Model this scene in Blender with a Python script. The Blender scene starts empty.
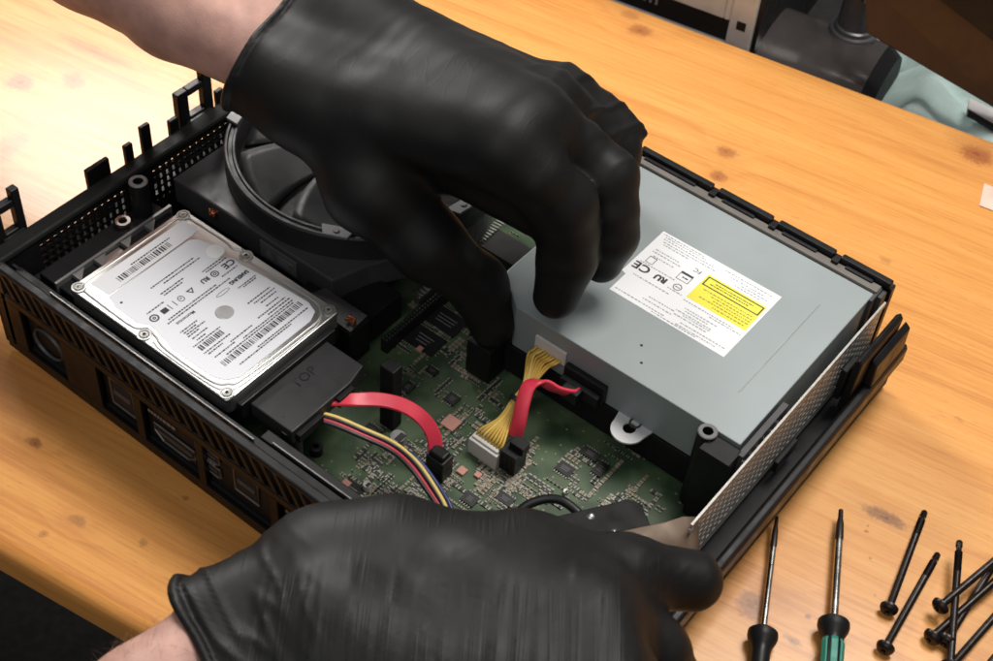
import bpy, bmesh, math, random
import numpy as np
from mathutils import Vector, Matrix, Quaternion, noise
C = bpy.context.scene.collection
random.seed(4)
MM = 0.001
# ------------------------------------------------------------------ camera, world, lights, exposure
FPX, PW, PH = 1474.18970626457, 993.0, 661.0
CAM = np.array([412.618, -259.101, 549.242])                     # mm; table top is z = 0
RC = np.array([[0.7821722214, 0.6200111076, 0.0615860571],
               [0.4920075593, -0.5539804201, -0.6715908395],
               [-0.3822763105, 0.5556005045, -0.7383582477]])   # right, down, forward
cd = bpy.data.cameras.new('camera'); cam = bpy.data.objects.new('camera', cd); C.objects.link(cam)
cd.sensor_width = 36; cd.lens = 36 * FPX / PW; cd.clip_start = 0.01; cd.clip_end = 60
cam.matrix_world = Matrix(((RC[0][0], -RC[1][0], -RC[2][0], CAM[0]*MM),
                           (RC[0][1], -RC[1][1], -RC[2][1], CAM[1]*MM),
                           (RC[0][2], -RC[1][2], -RC[2][2], CAM[2]*MM), (0, 0, 0, 1)))
bpy.context.scene.camera = cam
cd.dof.use_dof = True; cd.dof.focus_distance = 0.69; cd.dof.aperture_fstop = 20
bpy.context.scene.cycles.filter_width = 1.6
w = bpy.data.worlds.new('World'); bpy.context.scene.world = w; w.use_nodes = True
w.node_tree.nodes['Background'].inputs[0].default_value = (1.0, 0.97, 0.95, 1)
w.node_tree.nodes['Background'].inputs[1].default_value = 0.10
def area(name, loc, target, size, power, col, sy=None):
    l = bpy.data.lights.new(name, 'AREA'); l.energy = power; l.color = col; l.size = size
    if sy: l.shape = 'RECTANGLE'; l.size_y = sy
    o = bpy.data.objects.new(name, l); C.objects.link(o); o.location = Vector(loc)*MM
    o.rotation_euler = (Vector(target) - Vector(loc)).to_track_quat('-Z', 'Y').to_euler()
    return o
area('window_light', (-700, 520, 700), (-40, 90, 0), 0.30, 8.8, (1.0, 0.97, 0.92), 0.36)
area('ceiling_light', (330, 640, 1450), (150, 150, 0), 0.6, 20.5, (1.0, 0.955, 0.90))
area('fill_light', (520, -1000, 1350), (180, 80, 0), 1.1, 7.0, (1.0, 0.98, 0.97))  # added fill lamp behind the camera, brightens front faces and board
vs = bpy.context.scene.view_settings
vs.view_transform = 'Standard'; vs.look = 'None'; vs.exposure = 0.0; vs.gamma = 1.0

def at(px, py, z):
    "the point at height z (mm) seen at a pixel of the photograph"
    d = RC.T @ np.array([(px - PW/2)/FPX, (py - PH/2)/FPX, 1.0])
    return CAM + d * ((z - CAM[2]) / d[2])
def A(px, py, z): return tuple(at(px, py, z))

# ------------------------------------------------------------------ materials
def nt(name):
    m = bpy.data.materials.new(name); m.use_nodes = True
    return m, m.node_tree.nodes, m.node_tree.links, m.node_tree.nodes['Principled BSDF']
def M(name, col, rough=.5, metal=0., var=.10, vs=60., bump=0., bs=400., rvar=.10, spec=.5, coat=0., bdist=.0003, stretch=None, col2=None, sss=0.):
    m, N, L, P = nt(name)
    tc = N.new('ShaderNodeTexCoord'); src = tc.outputs['Object']
    if stretch:
        mp = N.new('ShaderNodeMapping'); mp.inputs['Scale'].default_value = stretch; L.new(src, mp.inputs[0]); src = mp.outputs[0]
    n = N.new('ShaderNodeTexNoise'); n.inputs['Scale'].default_value = vs; n.inputs['Detail'].default_value = 5; L.new(src, n.inputs['Vector'])
    rp = N.new('ShaderNodeValToRGB'); L.new(n.outputs['Fac'], rp.inputs[0])
    c2 = col2 or tuple(min(1, c*(1+var)) for c in col)
    rp.color_ramp.elements[0].position = .3; rp.color_ramp.elements[1].position = .7
    rp.color_ramp.elements[0].color = (*[c*(1-var) for c in col], 1); rp.color_ramp.elements[1].color = (*c2, 1)
    L.new(rp.outputs[0], P.inputs['Base Color'])
    n2 = N.new('ShaderNodeTexNoise'); n2.inputs['Scale'].default_value = vs*2.3; n2.inputs['Detail'].default_value = 6; L.new(src, n2.inputs['Vector'])
    mr = N.new('ShaderNodeMapRange'); L.new(n2.outputs['Fac'], mr.inputs[0])
    mr.inputs[1].default_value = .3; mr.inputs[2].default_value = .7; mr.inputs[3].default_value = max(0, rough-rvar); mr.inputs[4].default_value = min(1, rough+rvar)
    L.new(mr.outputs[0], P.inputs['Roughness'])
    P.inputs['Metallic'].default_value = metal; P.inputs['Specular IOR Level'].default_value = spec; P.inputs['Coat Weight'].default_value = coat
    if sss:
        P.inputs['Subsurface Weight'].default_value = sss; P.inputs['Subsurface Radius'].default_value = (.006, .002, .001); P.inputs['Subsurface Scale'].default_value = .5
    if bump:
        n3 = N.new('ShaderNodeTexNoise'); n3.inputs['Scale'].default_value = bs; n3.inputs['Detail'].default_value = 4; L.new(src, n3.inputs['Vector'])
        b = N.new('ShaderNodeBump'); b.inputs['Strength'].default_value = bump; b.inputs['Distance'].default_value = bdist
        L.new(n3.outputs['Fac'], b.inputs['Height']); L.new(b.outputs[0], P.inputs['Normal'])
    return m
black = M('black_plastic', (.010, .010, .011), .42, spec=.28, bump=.25, bs=1800, bdist=.0001)
black_matte = M('matte_black_plastic', (.008, .008, .009), .55, spec=.22, bump=.3, bs=1500, bdist=.0001)
gloss = M('glossy_black_plastic', (.008, .0065, .0065), .36, spec=.17, rvar=.08)
dgrey = M('dark_grey_plastic', (.052, .054, .058), .5, bump=.3, bs=2200, bdist=.0001)
ring_grey = M('fan_grey_plastic', (.022, .023, .025), .46, spec=.35)
cavity = M('dark_cavity', (.006, .006, .007), .7)
silver = M('aluminium', (.66, .66, .65), .34, 1., var=.03, vs=60, rvar=.03)
bright = M('bright_metal_edge', (.70, .70, .68), .38, 1., var=.02, rvar=.03)
steel = M('polished_steel', (.55, .55, .54), .25, 1., stretch=(1, 1, .1))
plate_m = M('shield_metal', (.47, .455, .43), .40, .45, var=.12, vs=180)
casem = M('galvanised_steel', (.30, .338, .345), .50, .30, var=.04, vs=25, rvar=.05, bump=.08, bs=900, bdist=.0001)
bezelm = M('grey_brown_bezel', (.16, .145, .13), .5, .2)
paper = M('label_paper', (.86, .87, .89), .55, var=.02)
greylab = M('grey_label', (.76, .78, .83), .5, 0, var=.015, vs=20, rvar=.03)
greylab2 = M('pale_grey_label', (.77, .78, .81), .5, 0, var=.015, vs=20, rvar=.03)
ink = M('black_ink', (.03, .03, .035), .5)
inkgrey = M('grey_ink', (.20, .20, .21), .5)
yellow = M('yellow_label', (.86, .78, .07), .5, var=.03)
redc = M('red_cable', (.76, .045, .085), .42, var=.12)
wire_y = M('yellow_wire', (.62, .40, .07), .45); wire_yl = M('bright_yellow_wire', (.80, .58, .16), .42)
wire_r = M('red_wire', (.45, .03, .05), .42); wire_b = M('blue_wire', (.02, .04, .16), .42); wire_k = M('black_wire', (.012, .012, .014), .42)
whitep = M('white_nylon', (.62, .61, .57), .5, var=.08)
gold = M('orange_copper', (.42, .13, .05), .4, .5)
screwm = M('blackened_steel', (.028, .023, .022), .34, .7, rvar=.08, var=.3, vs=300)
tealg = M('green_grip', (.02, .24, .17), .45)
skin = M('skin', (.47, .265, .22), .58, var=.2, vs=80, bump=.5, bs=1400, bdist=.00025, sss=.15, col2=(.57, .325, .265))
hairm = M('hair', (.26, .16, .10), .6)
teal = M('teal_cloth', (.44, .57, .55), .85, var=.12, vs=40, bump=.6, bs=900, bdist=.0005)
boxgrey = M('grey_case', (.30, .30, .295), .55, 0)
standm = M('glossy_stand', (.085, .075, .073), .13, .35, rvar=.04)
brownm = M('screen_warm_reflection', (.050, .026, .016), .40)
floorm = M('dark_floor', (.010, .009, .009), .8)

def glove_mat(name, sdir, tdir, freq, stretch, strength, rough=.5):
    "thin black rubber; fine sharp stretch lines run along tdir"
    m, N, L, P = nt(name)
    tc = N.new('ShaderNodeTexCoord')
    n1 = N.new('ShaderNodeTexNoise'); n1.inputs['Scale'].default_value = 35; n1.inputs['Detail'].default_value = 4; L.new(tc.outputs['Object'], n1.inputs['Vector'])
    rp = N.new('ShaderNodeValToRGB'); L.new(n1.outputs['Fac'], rp.inputs[0])
    rp.color_ramp.elements[0].color = (.0058, .0058, .0063, 1); rp.color_ramp.elements[1].color = (.0098, .0095, .0095, 1); L.new(rp.outputs[0], P.inputs['Base Color'])
    mr = N.new('ShaderNodeMapRange'); L.new(n1.outputs['Fac'], mr.inputs[0]); mr.inputs[3].default_value = rough-.07; mr.inputs[4].default_value = rough+.09; L.new(mr.outputs[0], P.inputs['Roughness'])
    wdir = np.cross(sdir, tdir); cx = N.new('ShaderNodeCombineXYZ')
    for k, (d, f) in enumerate(((sdir, freq), (tdir, freq*stretch), (wdir, freq*stretch))):
        dt = N.new('ShaderNodeVectorMath'); dt.operation = 'DOT_PRODUCT'; L.new(tc.outputs['Object'], dt.inputs[0]); dt.inputs[1].default_value = tuple(float(x)*f for x in d); L.new(dt.outputs['Value'], cx.inputs[k])
    def lines(scale, width):
        a = N.new('ShaderNodeTexNoise'); a.inputs['Scale'].default_value = scale; a.inputs['Detail'].default_value = 2; L.new(cx.outputs[0], a.inputs['Vector'])
        sb = N.new('ShaderNodeMath'); sb.operation = 'SUBTRACT'; L.new(a.outputs['Fac'], sb.inputs[0]); sb.inputs[1].default_value = .5
        ab = N.new('ShaderNodeMath'); ab.operation = 'ABSOLUTE'; L.new(sb.outputs[0], ab.inputs[0])
        q = N.new('ShaderNodeMapRange'); q.interpolation_type = 'SMOOTHSTEP'; L.new(ab.outputs[0], q.inputs[0]); q.inputs[1].default_value = 0; q.inputs[2].default_value = width; q.inputs[3].default_value = 1; q.inputs[4].default_value = 0
        return q.outputs[0]
    l1, l2 = lines(1., .022), lines(2.3, .03)
    mk = N.new('ShaderNodeTexNoise'); mk.inputs['Scale'].default_value = 24; mk.inputs['Detail'].default_value = 1; L.new(tc.outputs['Object'], mk.inputs['Vector'])
    mm = N.new('ShaderNodeMapRange'); L.new(mk.outputs['Fac'], mm.inputs[0]); mm.inputs[1].default_value = .47; mm.inputs[2].default_value = .62
    ad = N.new('ShaderNodeMath'); ad.operation = 'MULTIPLY_ADD'; L.new(l2, ad.inputs[0]); ad.inputs[1].default_value = .45; L.new(l1, ad.inputs[2])
    mu = N.new('ShaderNodeMath'); mu.operation = 'MULTIPLY'; L.new(ad.outputs[0], mu.inputs[0]); L.new(mm.outputs[0], mu.inputs[1])
    g_ = N.new('ShaderNodeTexNoise'); g_.inputs['Scale'].default_value = 1600; L.new(tc.outputs['Object'], g_.inputs['Vector'])
    a2 = N.new('ShaderNodeMath'); a2.operation = 'MULTIPLY_ADD'; L.new(g_.outputs['Fac'], a2.inputs[0]); a2.inputs[1].default_value = .12; L.new(mu.outputs[0], a2.inputs[2])
    bp = N.new('ShaderNodeBump'); bp.inputs['Strength'].default_value = strength; bp.inputs['Distance'].default_value = .0007
    L.new(a2.outputs[0], bp.inputs['Height']); L.new(bp.outputs[0], P.inputs['Normal'])
    P.inputs['Specular IOR Level'].default_value = .28
    return m

# wood: glued pine boards with knots, satin varnish
TA = math.radians(9.1); TU = np.array([math.cos(TA), math.sin(TA), 0]); TV = np.array([-math.sin(TA), math.cos(TA), 0])
KN = [  # u, v (mm along / across the boards), length, width, strength, colour index
]
def knot(px, py, lu, lv, s, red=0):
    q = at(px, py, 0); KN.append((float(q @ TU), float(q @ TV), lu, lv, s, red))
knot(885, 517, 12, 4.2, .95); knot(752, 604, 7.5, 7.5, .8); knot(793, 641, 4, 2.2, .8); knot(20, 82, 9, 8, .85); knot(73, 81, 9, 7, .75)
knot(640, 30, 8, 7, .75, 1); knot(630, 15, 7, 5, .4, 1); knot(726, 151, 7, 5, .75, 1); knot(719, 176, 5, 5, .7, 1); knot(976, 155, 11, 9, .85, 1); knot(986, 146, 24, 18, .3)
knot(34, 443, 5, 3, .85); knot(76, 522, 5, 2.5, .5); knot(44, 534, 3, 2, .5); knot(145, 543, 2, 1.5, .5); knot(186, 499, 2, 1.4, .6)
knot(866, 532, 1.5, 1.3, .8); knot(868, 526, 1.2, 1, .7); knot(869, 560, 1, 1, .6); knot(806, 617, 1.6, 1.5, .8); knot(956, 543, 1.2, 1.2, .6); knot(874, 595, 1, 1, .4)
knot(95, 52, 30, 5, .45); knot(5, 150, 8, 20, .4); knot(140, 45, 9, 3, .5); knot(778, 604, 9, 7, .15); knot(885, 260, 4, 3, .4)
knot(400, 640, 9, 7, .8); knot(960, 420, 3, 2, .3)
def wood():
    m, N, L, P = nt('varnished_pine')
    tc = N.new('ShaderNodeTexCoord')
    sc = N.new('ShaderNodeVectorMath'); sc.operation = 'SCALE'; sc.inputs['Scale'].default_value = 1000; L.new(tc.outputs['Object'], sc.inputs[0])   # mm, u v axes
    def mth(op, a, b=None, c=None):
        n = N.new('ShaderNodeMath'); n.operation = op
        for i, x in enumerate((a, b, c)):
            if x is None: continue
            if isinstance(x, (int, float)): n.inputs[i].default_value = x
            else: L.new(x, n.inputs[i])
        return n.outputs[0]
    def noi(scale, stretch, detail=4, off=(0, 0, 0), rough=.5):
        mp = N.new('ShaderNodeMapping'); mp.inputs['Scale'].default_value = stretch; mp.inputs['Location'].default_value = off; L.new(sc.outputs[0], mp.inputs[0])
        n = N.new('ShaderNodeTexNoise'); n.inputs['Scale'].default_value = scale; n.inputs['Detail'].default_value = detail; n.inputs['Roughness'].default_value = rough; L.new(mp.outputs[0], n.inputs['Vector'])
        return n.outputs['Fac']
    warp = N.new('ShaderNodeTexNoise'); warp.inputs['Scale'].default_value = .11; warp.inputs['Detail'].default_value = 3; L.new(sc.outputs[0], warp.inputs['Vector'])
    wv = N.new('ShaderNodeVectorMath'); wv.operation = 'SUBTRACT'; L.new(warp.outputs['Color'], wv.inputs[0]); wv.inputs[1].default_value = (.5, .5, .5)
    ws = N.new('ShaderNodeVectorMath'); ws.operation = 'SCALE'; ws.inputs['Scale'].default_value = 7; L.new(wv.outputs[0], ws.inputs[0])
    wp = N.new('ShaderNodeVectorMath'); wp.operation = 'ADD'; L.new(sc.outputs[0], wp.inputs[0]); L.new(ws.outputs[0], wp.inputs[1])
    knn = noi(.55, (1, 1, 1), 4, (2, 2, 0), .6)
    masks = [None, None]; halo = None
    for (u, v, lu, lv, s, red) in KN:
        su = N.new('ShaderNodeVectorMath'); su.operation = 'SUBTRACT'; L.new(wp.outputs[0], su.inputs[0]); su.inputs[1].default_value = (u, v, 0)
        mu = N.new('ShaderNodeVectorMath'); mu.operation = 'MULTIPLY'; L.new(su.outputs[0], mu.inputs[0]); mu.inputs[1].default_value = (1/lu, 1/lv, 0)
        ln = N.new('ShaderNodeVectorMath'); ln.operation = 'LENGTH'; L.new(mu.outputs[0], ln.inputs[0])
        ck = mth('ADD', ln.outputs['Value'], mth('MULTIPLY', mth('SUBTRACT', knn, .5), .9))
        r0 = N.new('ShaderNodeMapRange'); r0.interpolation_type = 'SMOOTHSTEP'; L.new(ck, r0.inputs[0])
        r0.inputs[1].default_value = .5; r0.inputs[2].default_value = 1.2; r0.inputs[3].default_value = s*.72; r0.inputs[4].default_value = 0
        r = N.new('ShaderNodeMapRange'); r.interpolation_type = 'SMOOTHSTEP'; L.new(ck, r.inputs[0])
        r.inputs[1].default_value = .12; r.inputs[2].default_value = .5; r.inputs[3].default_value = s; r.inputs[4].default_value = 0
        class _o: pass
        r_ = mth('MAXIMUM', r0.outputs[0], r.outputs[0]); r = _o(); r.outputs = [r_]
        masks[red] = r.outputs[0] if masks[red] is None else mth('MAXIMUM', masks[red], r.outputs[0])
        if lu > 4.5:
            h = N.new('ShaderNodeMapRange'); h.interpolation_type = 'SMOOTHSTEP'; L.new(ln.outputs['Value'], h.inputs[0])
            h.inputs[1].default_value = .5; h.inputs[2].default_value = 4.5; h.inputs[3].default_value = 1; h.inputs[4].default_value = 0
            halo = h.outputs[0] if halo is None else mth('MAXIMUM', halo, h.outputs[0])
    # growth rings: v bent round the knots
    sep = N.new('ShaderNodeSeparateXYZ'); L.new(sc.outputs[0], sep.inputs[0])
    bend = noi(.008, (.12, 1, 1), 2)
    ringv = mth('ADD', mth('MULTIPLY', sep.outputs['Y'], .05), mth('ADD', mth('MULTIPLY', bend, 4.), mth('MULTIPLY', halo, .7)))
    fr = mth('FRACT', ringv)
    late = mth('MULTIPLY', mth('POWER', fr, 2.0), mth('SUBTRACT', 1.0, mth('POWER', fr, 14.0)))
    fine = noi(.55, (.035, 1, 1), 5, (3, 5, 0), .65)
    fleck = noi(1.0, (.09, 1, 1), 3, (31, 9, 0), .6)
    broad = noi(.010, (.35, 1, 1), 3, (7, 1, 0))
    streak = noi(.05, (.05, 1, 1), 4, (13, 2, 0), .6)
    f = mth('ADD', mth('MULTIPLY', late, .15), mth('ADD', mth('SUBTRACT', mth('MULTIPLY', fine, .82), .12), mth('ADD', mth('MULTIPLY', broad, .45), mth('MULTIPLY', mth('SUBTRACT', streak, .42), .75))))
    rp = N.new('ShaderNodeValToRGB'); L.new(f, rp.inputs[0]); e = rp.color_ramp.elements
    e[0].position = .36; e[0].color = (.82, .405, .112, 1); e[1].position = .98; e[1].color = (.48, .17, .035, 1)
    x = e.new(.62); x.color = (.74, .325, .076, 1)
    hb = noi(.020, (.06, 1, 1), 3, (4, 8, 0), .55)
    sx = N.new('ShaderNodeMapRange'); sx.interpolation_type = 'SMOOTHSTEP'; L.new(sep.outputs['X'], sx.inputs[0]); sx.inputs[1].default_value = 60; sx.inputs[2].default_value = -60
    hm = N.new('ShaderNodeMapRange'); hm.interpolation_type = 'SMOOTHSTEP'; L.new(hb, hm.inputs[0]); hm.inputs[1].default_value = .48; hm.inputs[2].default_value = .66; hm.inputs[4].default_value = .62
    def mix(fac, a, col):
        mx = N.new('ShaderNodeMix'); mx.data_type = 'RGBA'; L.new(fac, mx.inputs[0]); L.new(a, mx.inputs[6]); mx.inputs[7].default_value = (*col, 1); return mx.outputs[2]
    c = rp.outputs[0]
    fl = N.new('ShaderNodeMapRange'); L.new(fleck, fl.inputs[0]); fl.inputs[1].default_value = .61; fl.inputs[2].default_value = .70; fl.inputs[3].default_value = 0; fl.inputs[4].default_value = .5
    c = mix(fl.outputs[0], c, (.42, .17, .05))
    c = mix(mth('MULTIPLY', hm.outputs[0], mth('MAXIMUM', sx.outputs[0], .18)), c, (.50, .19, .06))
    c = mix(mth('MULTIPLY', mth('POWER', halo, 3.), .25), c, (.50, .20, .06))
    c = mix(masks[0], c, (.155, .048, .016)); c = mix(masks[1], c, (.24, .045, .015))
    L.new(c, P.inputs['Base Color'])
    mr = N.new('ShaderNodeMapRange'); L.new(fine, mr.inputs[0]); mr.inputs[3].default_value = .34; mr.inputs[4].default_value = .54; L.new(mr.outputs[0], P.inputs['Roughness'])
    b = N.new('ShaderNodeBump'); b.inputs['Strength'].default_value = .25; b.inputs['Distance'].default_value = .0004; L.new(fine, b.inputs['Height']); L.new(b.outputs[0], P.inputs['Normal'])
    P.inputs['Coat Weight'].default_value = .30; P.inputs['Coat Roughness'].default_value = .17
    return m
woodm = wood()

def pcb_mat():
    m, N, L, P = nt('green_circuit_board')
    tc = N.new('ShaderNodeTexCoord')
    def col(c): return (*c, 1)
    n = N.new('ShaderNodeTexNoise'); n.inputs['Scale'].default_value = 55; n.inputs['Detail'].default_value = 2; L.new(tc.outputs['Object'], n.inputs['Vector'])
    rp = N.new('ShaderNodeValToRGB'); L.new(n.outputs['Fac'], rp.inputs[0]); e = rp.color_ramp.elements
    e[0].position = .42; e[0].color = col((.036, .066, .034)); e[1].position = .58; e[1].color = col((.082, .124, .064))
    out = rp.outputs[0]
    for (sc_, rot, wd, c) in ((420, 0, .1, (.07, .14, .06)), (300, .785, .08, (.06, .12, .06))):
        mp = N.new('ShaderNodeMapping'); mp.inputs['Rotation'].default_value = (0, 0, rot); L.new(tc.outputs['Object'], mp.inputs[0])
        br = N.new('ShaderNodeTexBrick'); br.inputs['Scale'].default_value = sc_; br.inputs['Mortar Size'].default_value = wd*.25; br.inputs['Brick Width'].default_value = 7; br.inputs['Row Height'].default_value = .6
        br.inputs['Color1'].default_value = (0, 0, 0, 1); br.inputs['Color2'].default_value = (0, 0, 0, 1); br.inputs['Mortar'].default_value = (1, 1, 1, 1); L.new(mp.outputs[0], br.inputs['Vector'])
        n2 = N.new('ShaderNodeTexNoise'); n2.inputs['Scale'].default_value = 90 + sc_*.2; L.new(mp.outputs[0], n2.inputs['Vector'])
        th = N.new('ShaderNodeMath'); th.operation = 'GREATER_THAN'; th.inputs[1].default_value = .52; L.new(n2.outputs['Fac'], th.inputs[0])
        mu = N.new('ShaderNodeMath'); mu.operation = 'MULTIPLY'; L.new(br.outputs['Color'], mu.inputs[0]); L.new(th.outputs[0], mu.inputs[1])
        mx = N.new('ShaderNodeMix'); mx.data_type = 'RGBA'; L.new(mu.outputs[0], mx.inputs[0]); L.new(out, mx.inputs[6]); mx.inputs[7].default_value = col(c); out = mx.outputs[2]
    v = N.new('ShaderNodeTexVoronoi'); v.inputs['Scale'].default_value = 210; L.new(tc.outputs['Object'], v.inputs['Vector'])
    th = N.new('ShaderNodeMath'); th.operation = 'LESS_THAN'; th.inputs[1].default_value = .12; L.new(v.outputs['Distance'], th.inputs[0])
    mx = N.new('ShaderNodeMix'); mx.data_type = 'RGBA'; L.new(th.outputs[0], mx.inputs[0]); L.new(out, mx.inputs[6]); mx.inputs[7].default_value = col((.26, .24, .17)); L.new(mx.outputs[2], P.inputs['Base Color'])
    P.inputs['Roughness'].default_value = .38
    return m
pcbm = pcb_mat()
chipm = M('chip_black', (.016, .016, .017), .42); smd_s = M('solder', (.34, .34, .28), .45, .3); smd_t = M('ceramic_tan', (.22, .165, .11), .6); smd_k = M('smd_black', (.03, .03, .03), .5)
pink = M('pink_pad', (.55, .27, .21), .6)

# ------------------------------------------------------------------ geometry helper (all in mm)
class G:
    def __init__(s): s.v = []; s.f = []; s.m = []; s.cur = 0
    def add(s, V, F):
        o = len(s.v); s.v += [tuple(map(float, q)) for q in V]; s.f += [tuple(i+o for i in f) for f in F]; s.m += [s.cur]*len(F); return s
    def box(s, x0, x1, y0, y1, z0, z1):
        return s.add([(x0,y0,z0),(x1,y0,z0),(x1,y1,z0),(x0,y1,z0),(x0,y0,z1),(x1,y0,z1),(x1,y1,z1),(x0,y1,z1)],
                     [(0,3,2,1),(4,5,6,7),(0,1,5,4),(1,2,6,5),(2,3,7,6),(3,0,4,7)])
    def obox(s, c, size, ang=0, ax=None):
        "box centred at c, turned by ang about z, or with three given axes"
        if ax is None: ax = ((math.cos(ang), math.sin(ang), 0), (-math.sin(ang), math.cos(ang), 0), (0, 0, 1))
        X, Y, Z = [np.array(a, float)*h/2 for a, h in zip(ax, size)]; c = np.array(c, float)
        V = [c+i*X+j*Y+k*Z for k in (-1, 1) for (i, j) in ((-1,-1),(1,-1),(1,1),(-1,1))]
        return s.add(V, [(0,3,2,1),(4,5,6,7),(0,1,5,4),(1,2,6,5),(2,3,7,6),(3,0,4,7)])
    def prism(s, poly, z0, z1):
        a = sum(poly[i][0]*poly[(i+1) % len(poly)][1]-poly[(i+1) % len(poly)][0]*poly[i][1] for i in range(len(poly)))
        if a < 0: poly = poly[::-1]
        n = len(poly); V = [(q[0], q[1], z0) for q in poly]+[(q[0], q[1], z1) for q in poly]
        return s.add(V, [tuple(range(n))[::-1], tuple(range(n, 2*n))]+[(i, (i+1) % n, n+(i+1) % n, n+i) for i in range(n)])
    def face(s, pts): return s.add(pts, [tuple(range(len(pts)))])
    def tube(s, pts, r, n=10, cap=True, flat=1.0, up=None):
        P = [np.array(q, float) for q in pts]; k = len(P)
        R = r if hasattr(r, '__len__') else [r]*k
        T = [P[min(i+1, k-1)]-P[max(i-1, 0)] for i in range(k)]; T = [t/(np.linalg.norm(t)+1e-9) for t in T]
        a = np.array(up if up is not None else ((0, 0, 1) if abs(T[0][2]) < .9 else (1, 0, 0)), float)
        V = []
        for i in range(k):
            a = a - T[i]*(a@T[i]); a /= np.linalg.norm(a)+1e-9; b = np.cross(T[i], a)
            for j in range(n):
                t = 2*math.pi*j/n; V.append(P[i]+R[i]*(math.cos(t)*a*flat+math.sin(t)*b))
        F = [(i*n+j, i*n+(j+1) % n, (i+1)*n+(j+1) % n, (i+1)*n+j) for i in range(k-1) for j in range(n)]
        if cap: F += [tuple(range(n))[::-1], tuple(range((k-1)*n, k*n))]
        return s.add(V, F)
    def cyl(s, p0, p1, r0, r1=None, n=24): return s.tube([p0, p1], [r0, r1 if r1 is not None else r0], n)
    def lathe(s, prof, c, n=40, a0=0, a1=2*math.pi, closed=False):
        "profile of (radius, z) turned about the vertical through c; closed joins last point to first"
        full = abs(a1-a0-2*math.pi) < 1e-6; m = n if full else n+1; k = len(prof)
        V = [(c[0]+r*math.cos(a0+(a1-a0)*i/n), c[1]+r*math.sin(a0+(a1-a0)*i/n), c[2]+z) for i in range(m) for (r, z) in prof]
        F = [(i*k+j, ((i+1) % m)*k+j, ((i+1) % m)*k+(j+1) % k, i*k+(j+1) % k) for i in range(n) for j in range(k if closed else k-1)]
        return s.add(V, F)
    def ribbon(s, pts, wv, w, t):
        "flat cable: pts centre line, wv width vectors"
        k = len(pts); V = []
        for i in range(k):
            p = np.array(pts[i], float); T = np.array(pts[min(i+1, k-1)], float)-np.array(pts[max(i-1, 0)], float); T /= np.linalg.norm(T)
            b = np.array(wv[i] if hasattr(wv[0], '__len__') else wv, float); b = b-T*(b@T); b /= np.linalg.norm(b); c = np.cross(T, b)
            for (x, y) in ((-.5,-.2),(-.42,-.5),(.42,-.5),(.5,-.2),(.5,.2),(.42,.5),(-.42,.5),(-.5,.2)): V.append(p+b*x*w+c*y*t)
        F = [(i*8+j, i*8+(j+1) % 8, (i+1)*8+(j+1) % 8, (i+1)*8+j) for i in range(k-1) for j in range(8)]
        F += [tuple(range(8))[::-1], tuple(range((k-1)*8, k*8))]
        return s.add(V, F)
    def text(s, txt, size, o, r=(1, 0, 0), u=(0, 1, 0), align='LEFT', squash=1.0, bold=0.):
        cu = bpy.data.curves.new('t', 'FONT'); cu.body = txt; cu.size = 1; cu.offset = bold; cu.align_x = align; cu.resolution_u = 3
        ob = bpy.data.objects.new('t', cu); me = ob.to_mesh()
        o, r, u = [np.array(q, float) for q in (o, r, u)]
        s.add([o+r*v.co.x*size*squash+u*v.co.y*size for v in me.vertices], [tuple(f.vertices) for f in me.polygons])
        ob.to_mesh_clear(); bpy.data.objects.remove(ob); bpy.data.curves.remove(cu)
        return s
    def build(s, name, mats, parent=None, smooth=False, bevel=0, seg=2, org=None, label=None, auto=None):
        if not isinstance(mats, (list, tuple)): mats = [mats]
        V = np.array(s.v, float)
        root = parent
        while root is not None and root.parent: root = root.parent
        if root is not None: off = np.array(root['org'])
        else: off = np.array(org) if org is not None else np.array([V[:, 0].mean(), V[:, 1].mean(), V[:, 2].min()])
        me = bpy.data.meshes.new(name); me.from_pydata(((V-off)*MM).tolist(), [], s.f)
        for m in mats: me.materials.append(m)
        for p_, mi in zip(me.polygons, s.m): p_.material_index = mi; p_.use_smooth = smooth
        o = bpy.data.objects.new(name, me); C.objects.link(o)
        if parent is None: o.location = Vector(off)*MM; o['org'] = [float(x) for x in off]
        else: o.parent = parent
        if auto:
            bm = bmesh.new(); bm.from_mesh(me)
            for ed in bm.edges:
                if len(ed.link_faces) == 2 and ed.calc_face_angle(0) > auto: ed.smooth = False
            bm.to_mesh(me); bm.free()
        if bevel:
            b = o.modifiers.new('bevel', 'BEVEL'); b.width = bevel*MM; b.segments = seg; b.limit_method = 'ANGLE'; b.angle_limit = .6
        if label: o['label'] = label
        return o
def tag(o, label, cat, group=None):
    o['label'] = label; o['category'] = cat
    if group: o['group'] = group
    return o
def thing(name, org, label, cat, group=None):
    o = bpy.data.objects.new(name, None); C.objects.link(o); o.empty_display_size = .02
    o.location = Vector(org)*MM; o['org'] = [float(x) for x in org]
    return tag(o, label, cat, group)
def spline(pts, n=8):
    P = [np.array(q, float) for q in pts]; P = [2*P[0]-P[1]]+P+[2*P[-1]-P[-2]]; out = []
    for i in range(1, len(P)-2):
        for k in range(n):
            t = k/n; a, b, c, d = P[i-1:i+3]
            out.append(.5*((2*b)+(c-a)*t+(2*a-5*b+4*c-d)*t*t+(3*b-a-3*c+d)*t**3))
    out.append(P[-2]); return out

# ================================================================== SETTING
g = G(); g.box(-4000, 4000, -4000, 4000, -760, -750); o = g.build('floor', floorm, org=(0, 0, -760)); o['kind'] = 'structure'
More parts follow.
